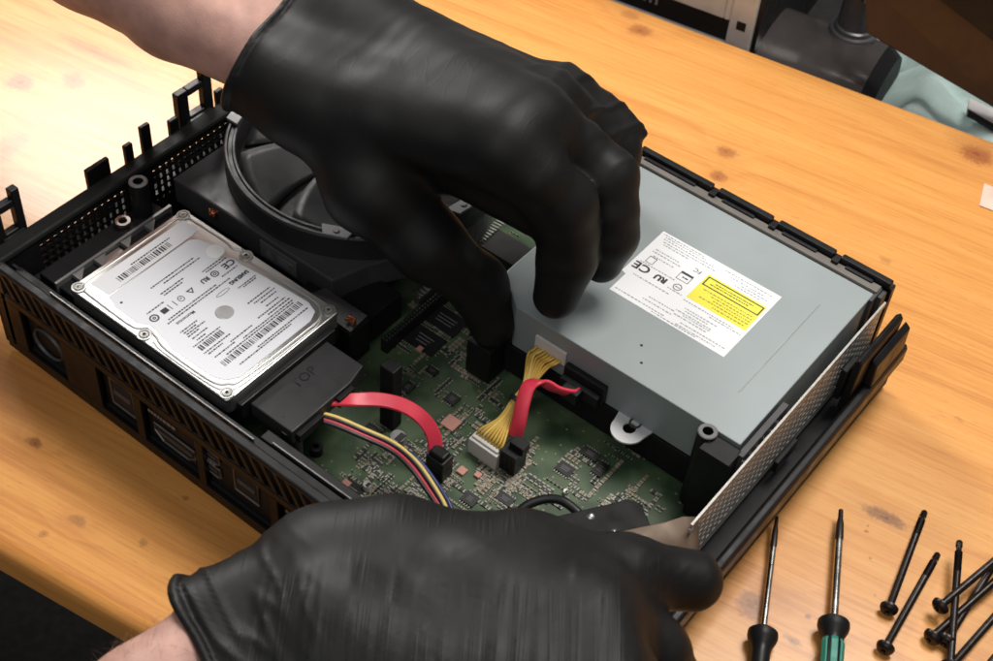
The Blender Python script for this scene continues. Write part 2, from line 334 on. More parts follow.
# ---- table
def tp(u, v, z): q = TU*u+TV*v; return (q[0], q[1], z)
v0 = float(np.array([49.1, -90.0, 0])@TV); v1 = float(np.array([135., 452., 0])@TV)
table = thing('wooden_table', (0, 0, 0), 'orange varnished pine table with knots, under the opened console', 'table')
table.rotation_euler = (0, 0, TA)
g = G(); R_ = 7; prof = []
for (cx, s0) in ((v0, -1), (v1, 1)):
    pass
n = 6
pr = [(v0+R_-R_*math.sin(i/n*math.pi/2), -R_+R_*math.cos(i/n*math.pi/2)) for i in range(n+1)]
pr += [(v0, -19), (v0+3, -22), (v1-3, -22), (v1, -19)]
pr += [(v1-R_+R_*math.cos(i/n*math.pi/2), -R_+R_*math.sin(i/n*math.pi/2)) for i in range(n+1)]
k = len(pr); us = (-1150, 1050)
V = [(u, a, z) for u in us for (a, z) in pr]
F = [(j, (j+1) % k, k+(j+1) % k, k+j) for j in range(k)]+[tuple(range(k))[::-1], tuple(range(k, 2*k))]
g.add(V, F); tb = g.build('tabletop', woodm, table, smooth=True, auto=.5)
for (u, v) in ((-1090, v0+60), (-1090, v1-60), (990, v0+60), (990, v1-60)):
    g = G(); g.box(u-30, u+30, v-30, v+30, -750, -22.5); g.build('leg', woodm, table, bevel=3)

# ================================================================== CONSOLE
con = thing('game_console', (130, 120, 0), 'black opened game console shell with green circuit board and fan, lying on the pine table', 'game console')
X0, X1, Y0, Y1 = -38., 300., -12., 256.
# floor pan
g = G(); g.box(X0+2, X1-3, Y0+4, Y1-3, 3, 7)
for (x, y) in ((-10, 10), (270, 10), (-10, 230), (270, 230)): g.cyl((x, y, 0), (x, y, 3), 8)
g.build('bottom_shell', black_matte, con)
# vented side wall with real holes (left), outer skin
g = G(); xa, xb = -37.5, -35.0
rows = [(56.6, 53.6), (52.3, 49.3), (48.0, 45.0), (43.7, 40.7), (39.4, 36.4)]
g.box(xa, xb, Y0, Y1, 7, 36.4); g.box(xa, xb, Y0, Y1, 56.6, 58.5)
for i in range(4): g.box(xa, xb, Y0, Y1, rows[i+1][0], rows[i][1])
y = Y0
blocks = [(12., 66.), (82., 250.)]
for (za, zb) in rows:
    g.box(xa+.02, xb-.02, Y0, blocks[0][0], zb, za); g.box(xa+.02, xb-.02, blocks[0][1], blocks[1][0], zb, za); g.box(xa+.02, xb-.02, blocks[1][1], Y1, zb, za)
    for (ya, yb) in blocks:
        y = ya+3.0
        while y < yb-1: g.box(xa+.02, xb-.02, y, y+1.1, zb, za); y += 4.1
g.build('vent_wall', black, con)
g = G(); g.box(-43.5, -41.5, Y0, Y1, 5, 44); g.build('side_skin', black_matte, con)
g = G(); g.box(-44, -34.6, Y0-2, Y1, 58.5, 62.5); g.build('side_rim', M('rim_black', (.014, .015, .0145), .6, spec=.12), con, bevel=1.6)
# clips standing on the rim
def clip_loop(y0, y1, h, hole=True):
    g = G(); x0_, x1_ = -50.5, -46.3; zb = 57; zt = zb+h; w_ = (y1-y0)
    a, b = .30*w_, .26*w_
    g.box(x0_, x1_, y0, y0+a, zb, zt-5); g.box(x0_, x1_, y1-b, y1, zb, zt); g.box(x0_+.02, x1_-.02, y0+a, y1-b, zt-9, zt-5); g.box(x0_+.02, x1_-.02, y0+a, y1-b, zb, zb+5)
    g.box(-46.28, -43.9, y0+a*.5, y1-b*.5, zb+.3, zb+4)
    return g.build('clip', black, con, bevel=.5)
clip_loop(-2, 15, 27); clip_loop(112, 135, 27)
for (y0, y1, h) in ((52, 66, 11), (76, 81, 11), (87, 93, 16), (105, 111, 9), (137, 142, 9)):
    g = G(); g.box(-48.6, -46, y0, y1, 56, 58+h); g.box(-45.98, -43.9, y0+1, y1-1, 56.2, 60); g.build('clip', black, con, bevel=.6)
rimm = M('dull_rim_metal', (.20, .20, .20), .4, .8)
# rear panel with slanted fins and ports
g = G()
PW_ = [(-26, 2), (26, 50), (55, 89.5), (94, 134), (139, 178), (184, 226), (232, 286)]
g.box(X0-4, X1, Y0, Y0+2.2, 2, 9)
g.box(X0-4, X1, Y0, Y0+2.2, 38, 42.5)
xs = [X0-4]+[q for w_ in PW_ for q in w_]+[X1]
for i in range(0, len(xs), 2): g.box(xs[i], xs[i+1], Y0, Y0+2.2, 9, 38)
g.box(X0-4, X1, Y0+.01, Y0+2.2, 57, 60)
x = X0
while x < X1-10:
    g.add([(x+9, Y0+.3, 42.5), (x+12.2, Y0+.3, 42.5), (x+4.5, Y0+.3, 57), (x+1.3, Y0+.3, 57), (x+9, Y0+2.4, 42.5), (x+12.2, Y0+2.4, 42.5), (x+4.5, Y0+2.4, 57), (x+1.3, Y0+2.4, 57)],
          [(0, 1, 2, 3), (7, 6, 5, 4), (0, 4, 5, 1), (1, 5, 6, 2), (2, 6, 7, 3), (3, 7, 4, 0)])
    x += 7.2
g.build('rear_panel', gloss, con, bevel=.25, seg=1)
g = G(); x = X0
while x < X1-10:
    g.add([(x+5.5, Y0+3.4, 42.4), (x+8.9, Y0+.35, 42.52), (x+7.3, Y0+.35, 45.6)], [(0, 1, 2)]); g.add([(x+5.5, Y0+3.4, 42.4), (x+3.3, Y0+.35, 42.52), (x+8.9, Y0+.35, 42.52)], [(0, 1, 2)]); x += 7.2
g.build('lit_fin_feet', dgrey, con)  # light caught at the fin feet, put in as paler grey triangles
g = G(); g.box(X0, X1-3, Y0+7.6, Y0+9, 7, 56); g.box(X0-3, X1, Y0+2.3, Y0+7.5, 5.5, 8.6); g.build('rear_backing', cavity, con)
g = G(); g.box(X0-3, X1, Y0-1.6, Y0+3.4, 60, 62.6); g.build('rear_rim', black, con, bevel=1.0)
g = G(); g.box(-5, 122, Y0+5.2, Y0+5.8, 57.5, 60.8); g.build('rim_edge', rimm, con); g = G(); g.box(127, 215, Y0+11, Y0+11.6, 50, 57.2); g.build('rim_edge', rimm, con)
g = G(); g.box(-30, 215, Y0+4.5, Y0+9.1, 55, 57.4); g.box(120, 214, Y0+10.8, Y0+16, 46, 55.6); g.build('inner_ledge', black, con, bevel=.4)
portm = M('port_shell', (.22, .22, .215), .38, .9)
def port(x0, x1, z0, z1, cham=0, txt=None, twin=False):
    g = G(); y = Y0+3.0
    poly = [(x0+cham, z0), (x1-cham, z0), (x1, z0+cham*.9), (x1, z1), (x0, z1), (x0, z0+cham*.9)]
    g.tube([(a, y, b) for a, b in poly]+[(poly[0][0], y, poly[0][1])], .55, 6)
    o = g.build('port', portm, con)
    b = G(); b.box(x0+.3, x1-.3, y+.2, y+1.2, z0+.3, z1-.3); b.build('port_opening', cavity, o)
    g2 = G(); g2.box(x0+2, x1-2, y-.4, y+.19, z0+(z1-z0)*.45, z0+(z1-z0)*.62); g2.build('port_tongue', dgrey, o)
    if txt:
        t_ = G(); t_.text(txt, 3.6, ((x0+x1)/2, Y0-.08+0, 33.2), (1, 0, 0), (0, 0, 1), 'CENTER'); t_.build('port_text', inkgrey, o)
    return o
g = G(); g.lathe([(9.5, 0), (10.3, 1.2), (11, 0)], (0, 0, 0), 28)
g.v = [(a*.95-12, Y0+2.9-c, 22+b*.8) for a, b, c in g.v]; g.build('port', dgrey, con)
port(31, 46, 14.5, 32); port(59, 85, 13, 22.5, 5); port(86.5, 101, 26, 32.5, 1.5); port(86.5, 101, 16.5, 23, 1.5); port(110, 124.5, 18, 33); port(143, 158, 18, 27, 3); port(190, 212, 15, 28)
for (x, z, n_) in ((57, 29.5, 8), (88, 24.2, 5), (141.5, 30.2, 6)):
    xx = x; t_ = G()
    for i in range(n_): wd = random.uniform(1, 2.6); t_.box(xx, xx+wd, Y0+2.25, Y0+2.6, z, z+1.5); xx += wd+.6
    t_.build('port_marking', inkgrey, con)
g = G(); g.box(109.5, 122.5, Y0+2.3, Y0+3, 33.9, 36.6); g.build('port_label', M('port_label_grey', (.12, .11, .11), .5), con)
for (x0, x1) in PW_:
    g = G(); g.box(x0-.4, x1+.4, Y0+3.7, Y0+5, 8.8, 38.2); g.build('port_recess', black_matte, con)
# right side: shield plate with stamped slots, black rail, clip block
g = G(); pts = [(80., 60.5), (243., 60.5)]
xa, xb = 284.4, 285.4
zt = lambda y: 60.5
g.box(xa, xb, 78, 244, 57.4, 60.5); g.box(xa, xb, 78, 244, 24, 30)
y = 78
SL = 9
while y < 240:
    y2 = y+4.8
    for za in (54.3, 50.6, 46.9, 43.2, 39.5, 35.8, 32.1):
        g.box(xa+.02, xb-.02, y, y2-1.9, za, za+2.0)
    g.box(xa, xb, y2-1.9, y2, 30, 57.4); y = y2
# bent return flange at the near end
g.build('shield_plate', plate_m, con)
g = G(); E0 = [A(612, 534, 57), A(640, 528, 58), A(665, 523, 59.5), A(684, 517, 60.3), (284.9, 83, 60.5)]; E1 = [A(620, 590, 40), A(648, 585, 40), A(676, 580, 40), A(700, 575, 38), (285.2, 77.6, 30)]
k = len(E0); g.add(E0+E1, [(i, k+i, k+i+1, i+1) for i in range(k-1)]); o = g.build('plate_flange', M('flange_brown_reflection', (.20, .145, .105), .6, .25), con, smooth=True); md = o.modifiers.new('t', 'SOLIDIFY'); md.thickness = .0008  # brown in the metal colour stands for the table's reflection
g = G()
for (y0, y1) in ((82, 158), (172, 236)):
    y = y0
    while y < y1: g.obox((283.6, y, 44), (.8, 1.3, 22), ax=((1, 0, 0), (0, .97, .24), (0, -.24, .97))); y += 5.6
g.build('plate_ribs', silver, con)
def yprism(g, prof, y0, y1):
    "profile in x, z swept along y"
    n = len(prof); a = sum(prof[i][0]*prof[(i+1) % n][1]-prof[(i+1) % n][0]*prof[i][1] for i in range(n))
    if a > 0: prof = prof[::-1]
    V = [(x, y0, z) for x, z in prof]+[(x, y1, z) for x, z in prof]
    return g.add(V, [tuple(range(n))[::-1], tuple(range(n, 2*n))]+[(i, (i+1) % n, n+(i+1) % n, n+i) for i in range(n)])
g = G(); yprism(g, [(270, 3), (280, 3), (283, 19), (298, 20), (300.5, 24), (300.5, 32), (299.5, 34), (296.5, 34.3), (295, 32), (294.6, 18.5), (286.6, 18), (286.6, 8)], -4, 253); g.build('side_rail', black, con, bevel=.6)
g = G(); g.box(286.8, 289.2, 150, 168, 26, 33); g.build('rail_ledge', black, con, bevel=.5)
g = G(); yprism(g, [(290.5, 24), (294.5, 24), (295.5, 57), (293.5, 59.5), (291.5, 57)], 204, 244); yprism(g, [(294.6, 34.5), (299.6, 34.5), (299.0, 49), (295.8, 51.5)], 216, 249); g.box(287, 290.4, 203, 214, 30, 50)
g.build('rail_clip', black, con, bevel=.7)
# front wall with its segments, behind the drive
g = G(); g.box(100, 284, 251, 255.5, 7, 62.5); g.build('front_wall', black, con, bevel=.6)
for (x0, x1) in ((140, 183), (186.5, 217.5), (221, 252.5), (256, 283)):
    g = G(); g.box(x0, x1, 249.6, 253.4, 62.7, 66.6); g.box(x0+4, x1-8, 247, 249.4, 62, 64.6); g.build('front_clip', black, con, bevel=.8)
for x in (184.6, 219.2, 254.2):
    g = G(); g.box(x-1.5, x+2.2, 246.6, 252, 62.7, 65.4); g.build('front_latch', black, con, bevel=.5)
# ---- motherboard
pcb = G(); pcb.box(72, 282, -2, 242, 13.5, 15.2); pcb = pcb.build('motherboard', pcbm, con)
ZP = 15.2
def chip(c, sx, sy, h, m=chipm, nm='chip', ang=0, txt=False):
    g = G(); g.obox((c[0], c[1], ZP+h/2+.02), (sx, sy, h), ang)
    if nm == 'chip':
        g.cur = 1; a = (math.cos(ang), math.sin(ang)); b = (-a[1], a[0])
        for s_ in (-1, 1):
            for i in range(int(sx/1.3)):
                t = (i+.5)*1.3-sx/2; g.obox((c[0]+a[0]*t+b[0]*s_*(sy/2+.6), c[1]+a[1]*t+b[1]*s_*(sy/2+.6), ZP+.4), (.5, 1.2, .6), ang)
        g.cur = 2
        for r_ in range(3): g.obox((c[0]+b[0]*(r_-1)*sy*.16, c[1]+b[1]*(r_-1)*sy*.16, ZP+h+.04), (sx*random.uniform(.3, .6), sy*.05, .02), ang)
    return g.build(nm, [m, smd_s, M_mark] if nm == 'chip' else m, pcb)
M_mark = M('chip_marking', (.16, .16, .16), .6)
for (px, py, sx, sy) in ((424, 341, 19, 13), (446, 322, 19, 13), (452, 400, 6, 6), (408, 388, 5, 6), (432, 372, 6, 4), (350, 492, 10, 10), (565, 470, 8, 6), (590, 455, 9, 5), (470, 500, 7, 6), (600, 470, 5, 8), (372, 432, 8, 6), (505, 500, 8, 5), (418, 466, 6, 6)):
    c = at(px, py, ZP); chip(c, sx, sy, 1.2)
for (px, py, s_) in ((451, 424, 7.5), (420, 350, 3), (462, 472, 4), (478, 476, 3), (346, 485, 4)):
    c = at(px, py, ZP); g = G(); g.obox((c[0], c[1], ZP+.7), (s_, s_, 1.2), .0); g.build('pad', pink, pcb, bevel=.2)
def capacitor(px, py, r, h, m=silver):
    c = at(px, py, ZP+h); g = G(); g.lathe([(0, 0), (r, 0), (r, h*.86), (r*.9, h), (0, h)], (c[0], c[1], ZP+.02), 24)
    o = g.build('capacitor', m, pcb, smooth=True, auto=.6); b = G(); b.obox((c[0]+r*.35, c[1], ZP+h+.06), (r*.8, r*1.3, .04)); b.build('capacitor_stripe', smd_k, o)
capacitor(398, 436, 4, 6); capacitor(388, 497, 2.2, 5, whitep); capacitor(443, 511, 2.6, 6, whitep); capacitor(511, 514, 3, 7, whitep); capacitor(367, 484, 2, 4, whitep); capacitor(566, 491, 1.4, 2)
# small soldered components, too many to count
g = G()
zones = [((380, 330), (500, 470), 420), ((340, 455), (420, 505), 200), ((440, 440), (530, 515), 420), ((520, 440), (640, 520), 120), ((590, 470), (660, 525), 50), ((395, 300), (470, 360), 50), ((470, 220), (530, 275), 60)]
for (a, b, n_) in zones:
    done = 0; tries = 0
    while done < n_ and tries < n_*4:
        tries += 1; c = at(random.uniform(a[0], b[0]), random.uniform(a[1], b[1]), ZP); c[0] = round(c[0]/1.5)*1.5; c[1] = round(c[1]/1.5)*1.5
        if noise.noise(Vector((c[0]/15, c[1]/15, 3))) < -.1: continue
        q = random.random(); L_ = random.choice((1.4, 1.4, 2.0, 2.6, 3.4)); wd = L_*.52; h = random.uniform(.35, .9); k_ = random.choice((1, 2, 2, 3, 4, 6)); dr = random.random() < .5; ang = 0 if random.random() < .5 else math.pi/2
        for e_ in range(k_):
            st = e_*((wd if dr == (ang > 1) else L_)*1.1+.55); x_, y_ = (c[0]+st, c[1]) if dr else (c[0], c[1]+st)
            if not (74 < x_ < 280 and 0 < y_ < 240): continue
            g.cur = 1 if q < .4 else 2
            g.obox((x_, y_, ZP+h/2), (L_*.6, wd, h), ang); g.cur = 0; done += 1
            for s_ in (-1, 1): g.obox((x_+math.cos(ang)*s_*L_*.4, y_+math.sin(ang)*s_*L_*.4, ZP+h/2), (L_*.22, wd*1.02, h*1.04), ang)
o = g.build('surface_components', [smd_s, smd_t, smd_k], pcb); o['kind'] = 'stuff'
# shielded port boxes along the rear edge of the board
g = G(); g.box(75, 200, -1.5, 10, 15.3, 30); g.build('port_housing', black_matte, pcb, bevel=.4)
# pin header and dark heat sink edge beside the fan
def header(p0, p1, n_, h, zb, nm, base=black, tall=1.0):
    p0, p1 = np.array(p0), np.array(p1); d = (p1-p0); L_ = np.linalg.norm(d); ang = math.atan2(d[1], d[0]); g = G()
    g.obox((*((p0+p1)/2)[:2], zb+h/2), (L_, 4, h), ang); g.cur = 1
    for i in range(n_):
        q = p0+d*(i+.5)/n_; g.obox((q[0]-math.sin(ang)*.9, q[1]+math.cos(ang)*.9, zb+h+tall/2+.01), (.7, .7, tall), ang); g.obox((q[0]+math.sin(ang)*.9, q[1]-math.cos(ang)*.9, zb+h+.35), (.7, .7, .7), ang)
    return g.build(nm, [base, bright], pcb)
header(at(384, 340, 24), at(449, 285, 24), 24, 8, ZP+.02, 'pin_header', tall=.5)
g = G(); a = at(416, 297, 27); b = at(436, 281, 27)
for i in range(7):
    q = a+(b-a)*i/6; g.obox((q[0], q[1], 28), (3.6, .9, .7), .1)
g.obox((*((a+b)/2)[:2], 24), (3, 14, 5), math.atan2(b[1]-a[1], b[0]-a[0])-math.pi/2); g.build('header_pins', bright, pcb)
g = G(); a = at(482, 238, 27); b = at(500, 222, 27)
for i in range(8):
    q = a+(b-a)*i/7; g.obox((q[0], q[1], 27), (4.6, .9, .7), .1)
g.build('header_pins', bright, pcb)
g = G(); c = at(505, 250, 22); g.obox((c[0], c[1], 20), (22, 16, 9)); g.build('module', smd_k, pcb, bevel=.3)  # dark block enlarged to darken the bright board seen between thumb and index
for (px, py, sx, sy) in ((485, 262, 10, 8), (520, 268, 8, 8), (470, 232, 7, 6)): c = at(px, py, ZP); chip(c, sx, sy, 1.2)
# ---- fan on its shroud
FC = (29.5, 165.5, 60.)
g = G(); g.prism([(-33.5, 240), (-33.5, 92.5), (74, 92.5), (80, 112)]+[(FC[0]+70.2*math.cos(t*math.pi/40), FC[1]+70.2*math.sin(t*math.pi/40)) for t in range(-8, 20)], 30, 46)
g.build('fan_shroud', dgrey, con, bevel=1.0)
fan = G(); fan.lathe([(70.3, -13.8), (70.3, -1), (69.5, 0), (68.6, 0), (68.1, -1.4), (66.4, -1.4), (65.8, -.4), (64.8, -.4), (64.2, -1.2), (63.4, -13.8)], FC, 120)
fan = fan.build('fan', ring_grey, con, smooth=True, auto=.5)
g = G(); g.lathe([(63.6, -13.7), (0, -13.7)], FC, 60); g.build('fan_floor', cavity, fan)
g = G(); g.lathe([(0, -1.5), (19, -1.5), (21, -3.5), (21, -12)], FC, 48); g.build('hub', dgrey, fan, smooth=True, auto=.5)
for k_ in range(7):
    g = G(); a0 = math.radians(228+k_*360/7); V = []; nr, na = 9, 8
    for i in range(nr):
        r = 20.5+(62-20.5)*i/(nr-1); sweep = .30*((r-20)/42)**1.2
        for j in range(na):
            t = j/(na-1); aa = a0+sweep+(t-.5)*.66; V.append((FC[0]+r*math.cos(aa), FC[1]+r*math.sin(aa), FC[2]-3.5-8*t))
    g.add(V, [(i*na+j, (i+1)*na+j, (i+1)*na+j+1, i*na+j+1) for i in range(nr-1) for j in range(na-1)])
    o = g.build('blade', ring_grey, fan, smooth=True); md = o.modifiers.new('thick', 'SOLIDIFY'); md.thickness = .0012
# three little ring lugs, paler grey than the ring
for (px, py) in ((228, 112), (338, 228), (462, 206)):
    c = at(px, py, 60); g = G(); d = np.array([c[0]-FC[0], c[1]-FC[1], 0]); d /= np.linalg.norm(d); t = np.array([-d[1], d[0], 0])
    q = np.array([FC[0], FC[1], 0])+d*67.5
    pl = [tuple((q+d*a_+t*b_)[:2]) for a_, b_ in ((-4, -8), (3, -6), (4, 6), (-3, 9))]
    g.prism(pl, 60.1, 61.6); g.cyl((*(q[:2]+d[:2]*0), 61.6), (*(q[:2]), 62.2), 1.6, n=16); g.build('fan_lug', M('lug_grey', (.15, .15, .155), .45), fan, bevel=.3)
# warning sticker on the shroud side and the darker blocks below it
g = G(); p0, p1 = at(262, 235, 45), at(300, 262, 38)
g.box(p0[0], p0[0]+24, 91.9, 92.3, 33, 43)
g.cur = 1; g.add([(p0[0]+3, 91.8, 35), (p0[0]+9, 91.8, 35), (p0[0]+6, 91.8, 40.5)], [(0, 1, 2)])
for i in range(3): g.box(p0[0]+12, p0[0]+12+random.uniform(6, 10), 91.7, 91.88, 35+i*2, 35.9+i*2)
g.build('warning_sticker', [M('sticker_grey', (.14, .14, .14), .5), inkgrey], con)
g = G(); g.box(60, 99, 78, 91.5, 16, 38); g.box(76, 96, 92.6, 118, 16, 33); g.build('heat_sink_cover', black, con, bevel=.8)
g = G(); g.prism([(66, 80), (98, 79), (97, 92), (70, 92)], 38.2, 38.9); g.build('cover_edge', dgrey, con)
# ---- drive bay plastics on the left, drive tray below the disc drive
g = G(); g.box(-34.8, -30, 3, 86, 8, 30); g.box(-28, 98, 4, 72, 40, 49.5); g.box(-33, -27, 0, 25, 30, 44)
g.build('drive_cradle', black_matte, con, bevel=.6)
g = G()
g.box(-15.3, -13.8, 3, 74, 46, 52.3)
for y in (12, 25, 41, 56): g.box(-13.6, -1.5, y, y+1.2, 44, 51.9); g.prism([(-13.6, y+1.3), (-8.5, y+1.3), (-13.6, y+7)], 50.3, 51.6)
g.build('cradle_rib', M('rib_grey', (.20, .20, .20), .35, .4), con)
c = at(123, 222, 52); g = G(); g.lathe([(2.2, 0), (2.2, 1.3), (3.7, 1.3), (3.7, 0)], (c[0], c[1], 51.8), 24, closed=True); g.build('cradle_eyelet', silver, con)
g = G(); g.box(-12.8, -2, 27, 39, 49.6, 50.2); g.build('cradle_foil', silver, con)
def post(c, z0, z1, r, ri, m=black, rim=dgrey, hole=True):
    g = G(); g.lathe([(0, z0), (r*1.1, z0), (r, z1-.3), (ri, z1-.3), (ri, z1-6), (0, z1-6)], (c[0], c[1], 0), 32)
    o = g.build('screw_post', m, con, smooth=True, auto=.5)
    g = G(); g.lathe([(ri, z1-.28), (ri, z1+.1), (r-.4, z1+.1), (r, z1-.28)], (c[0], c[1], 0), 32, closed=True); g.build('post_rim', rim, o, smooth=True, auto=.5)
rimg = M('post_rim_grey', (.16, .16, .165), .4)
post(at(138, 181, 70), 7, 70, 4.6, 2.5, rim=rimg); post(at(291, 427, 50), 7, 50, 4.6, 2.6, rim=rimg); post(at(708, 431, 64), 7, 64, 4.4, 2.4, rim=rimg)
post(at(316, 446, 20), 7, 20, 3, 1.4)
g = G(); g.box(266, 281, 112, 122.5, 7, 62); g.box(266, 268, 117, 119, 62.1, 62.6); g.build('post_block', black, con, bevel=.8)
c = at(389, 425, ZP); g = G(); g.obox((c[0], c[1]+1, 36), (8, 6.5, 41)); g.build('standoff', black_matte, con, bevel=.6)
g = G(); g.box(146, 262, 124.8, 246, 16, 34.5); g.box(133, 157, 124.5, 134, 16, 44); g.box(141, 155, 112, 124.6, 16, 38)
g.build('disc_drive_tray', black_matte, con, bevel=.8)
g = G(); g.box(266, 283.6, 123.5, 247, 16, 36); g.build('tray_side', black_matte, con, bevel=.6)
g = G(); g.box(280.2, 283, 120, 158, 50.5, 62); 
for i in range(8): g.box(279.9, 280.15, 121+i*4.4, 123.6+i*4.4, 51.5, 60.5)
g.build('side_grille', dgrey, con, bevel=.3)
# small black bracket with two screws at the near edge
pl = [A(560, 530, 42), A(548, 518, 42), A(628, 499, 42), A(641, 503, 42), A(656, 537, 42), A(652, 560, 42), A(600, 580, 42)]
g = G(); g.prism([q[:2] for q in pl], 40, 42); br = g.build('bracket', black_matte, con, bevel=.5)
for (px, py) in ((591, 515), (614, 531)):
    c = at(px, py, 42.6); g = G(); g.lathe([(0, .9), (1.0, .8), (1.9, 0)], (c[0], c[1], 42.02), 18); g.build('screw_head', silver, br, smooth=True)
# scraps of copper-coloured contacts around the drive bay
for (px, py, z) in ((351, 320, 40), (213, 212, 42)):
    c = at(px, py, z); g = G()
    for i in range(5):
        q = [c+np.array([random.uniform(-2.6, 2.6), random.uniform(-2, 2), random.uniform(-2, 1)]) for _ in range(4)]; g.tube(spline(q, 4), .55, 6)
    g.build('contact_spring', gold, con, smooth=True)

# ================================================================== HARD DRIVE
hdd = thing('hard_drive', (50, 35, 52), 'silver laptop hard drive with barcode label, seated in the black console', 'hard drive')
def rrect(x0, x1, y0, y1, r, n=6):
    P = []
    for (cx, cy, a) in ((x1-r, y1-r, 0), (x0+r, y1-r, 90), (x0+r, y0+r, 180), (x1-r, y0+r, 270)):
        P += [(cx+r*math.cos(math.radians(a+90*i/n)), cy+r*math.sin(math.radians(a+90*i/n))) for i in range(n+1)]
    return P
g = G(); g.prism(rrect(.2, 99.8, .2, 69.8, 2.5), 52.5, 58.6); g.build('body', M('cast_aluminium', (.34, .34, .34), .42, .9), hdd, bevel=.3)
g = G(); g.prism(rrect(0, 100, 0, 70, 2.2), 58.7, 61.6); g.build('cover', silver, hdd, bevel=.6, seg=3)
# raised rims pressed in the cover
g = G()
rim1 = [(40, 69), (42, 66.5), (50, 65.5), (84, 67.2), (92, 65.5), (96.4, 60), (96.8, 50), (96, 14), (93, 7), (86, 3.4), (60, 3.2), (50, 5.6), (44, 6.4), (40, 3.2), (30, 2.6), (6, 3.4), (3, 6), (2.6, 30), (3, 64), (6, 67), (30, 67.4), (36, 66.5), (40, 69)]
g.tube([(x, y, 61.5) for x, y in spline(rim1, 8)], .6, 10)
rim2 = [(88, 66.8), (94, 64.4), (98.2, 58), (98.6, 48), (98, 12), (95, 5), (88, 1.8), (60, 1.4), (52, 2.6)]
g.tube([(x, y, 61.5) for x, y in spline(rim2, 8)], .45, 10)
g.build('cover_rim', M('rim_metal', (.60, .60, .59), .42, .9, var=.02, rvar=.02), hdd, smooth=True)
g = G(); g.prism([(5, 8.2), (5.5, 64.5), (15.6, 65), (16.2, 60), (16.6, 9)], 61.62, 61.7); lab = g.build('serial_label', greylab2, hdd)
g = G(); g.prism([(17.2, 8), (17.2, 57), (20, 60), (30.5, 62.6), (34, 60), (37, 58), (41, 62), (46, 61.6), (60, 63.2), (86, 64.8), (92, 62.5), (94.4, 57), (94.4, 13), (91, 8), (85, 5.5), (60, 5.3), (52, 7.4), (44, 8.6), (38, 5.6), (24, 6)], 61.62, 61.74); lab2 = g.build('main_label', greylab, hdd)
HR, HU = (0, -1, 0), (1, 0, 0); ZL = 61.79
def hbar(g, x0, x1, ya, yb, z):
    y = ya
    while y < yb:
        wd = random.choice((.35, .35, .6, .9)); 
        if y+wd > yb: break
        g.face([(x0, y, z), (x1, y, z), (x1, y+wd, z), (x0, y+wd, z)]); y += wd+random.choice((.35, .45, .75))
def hline(g, x, ya, yb, h, z):        # a row of tiny unreadable print
    y = yb
    while y > ya+.5:
        wd = random.uniform(.4, 1.6); y2 = max(ya, y-wd); g.face([(x, y2, z), (x+h, y2, z), (x+h, y, z), (x, y, z)]); y = y2-.35
def oval(g, cx, cy, rx, ry, z, th=.35, n=28, ang=0):
    V = []
    for k_ in (1, 0):
        for i in range(n):
            t = 2*math.pi*i/n; a, b = (rx-th*k_)*math.cos(t), (ry-th*k_)*math.sin(t); V.append((cx+a*math.cos(ang)-b*math.sin(ang), cy+a*math.sin(ang)+b*math.cos(ang), z))
    g.add(V, [(i, (i+1) % n, n+(i+1) % n, n+i) for i in range(n)])
g = G(); hbar(g, 10.8, 14.4, 18, 50, 61.74); hline(g, 9.2, 28, 52, .8, 61.74); g.build('serial_print', ink, lab)
g = G()
hbar(g, 82, 85.4, 13.4, 62.5, ZL); hbar(g, 68.3, 71.6, 13, 27.5, ZL)
g.text('SAMSUNG', 2.9, (50.8, 60.8, ZL), HR, HU, squash=.86, bold=.055)
g.text('Momentus', 2.6, (51.2, 27.2, ZL), HR, HU, squash=.95, bold=.02)
g.text('CE', 5.0, (40.4, 61.4, ZL), HR, HU, squash=1.1, bold=.03)
oval(g, 42, 49.4, 2, 2, ZL, .6); oval(g, 42, 49.4, .9, .9, ZL, .5)
g.text('RU', 3.6, (40.4, 46.0, ZL), HR, HU, squash=.95, bold=.05)
g.add([(40.4, 36.8, ZL), (43.8, 34.8, ZL), (40.4, 32.8, ZL), (41, 33.9, ZL), (42.7, 34.8, ZL), (41, 35.8, ZL)], [(0, 1, 4, 5), (1, 2, 3, 4), (2, 0, 5, 3)])
oval(g, 42, 28.6, 1.9, 1.6, ZL, .4); g.text('e', 2.6, (41.2, 29.2, ZL), HR, HU)
g.box(40.6, 43.6, 17, 20.4, ZL-.02, ZL); oval(g, 42, 12.6, 2.3, 2.3, ZL, .8); oval(g, 42, 12.6, .9, .9, ZL, .6)
oval(g, 53.2, 43.6, 1.1, 4.0, ZL, .3)
g.face([(40.2, 21.6, ZL), (44, 21.6, ZL), (44, 22, ZL), (40.2, 22, ZL)]); g.face([(40.2, 24.6, ZL), (44, 24.6, ZL), (44, 25, ZL), (40.2, 25, ZL)])
for (x, ya, yb) in ((36.6, 46, 58), (38, 47, 60), (47, 16, 45), (48.6, 14, 52), (33, 24, 38), (34.6, 25, 36), (37.4, 12, 22), (63, 15, 24), (65, 15, 21), (60.8, 14.5, 21), (66.8, 12, 28), (73, 12, 28), (74.6, 13, 22), (75.6, 42, 60), (77.4, 47, 61), (79.2, 30, 61), (80.6, 18, 60), (73.2, 50, 58), (87.6, 30, 62), (45.4, 50, 60), (56, 50, 61), (57.2, 52, 60), (29, 30, 52), (27, 24, 50), (56.5, 14, 24), (58, 14, 22), (59.4, 15, 26), (76.6, 24, 38), (78, 14, 26), (66, 46, 60), (68, 48, 61), (70, 50, 60), (88.9, 18, 50)):
    hline(g, x, ya, yb, .75, ZL)
g.build('label_print', ink, lab2)
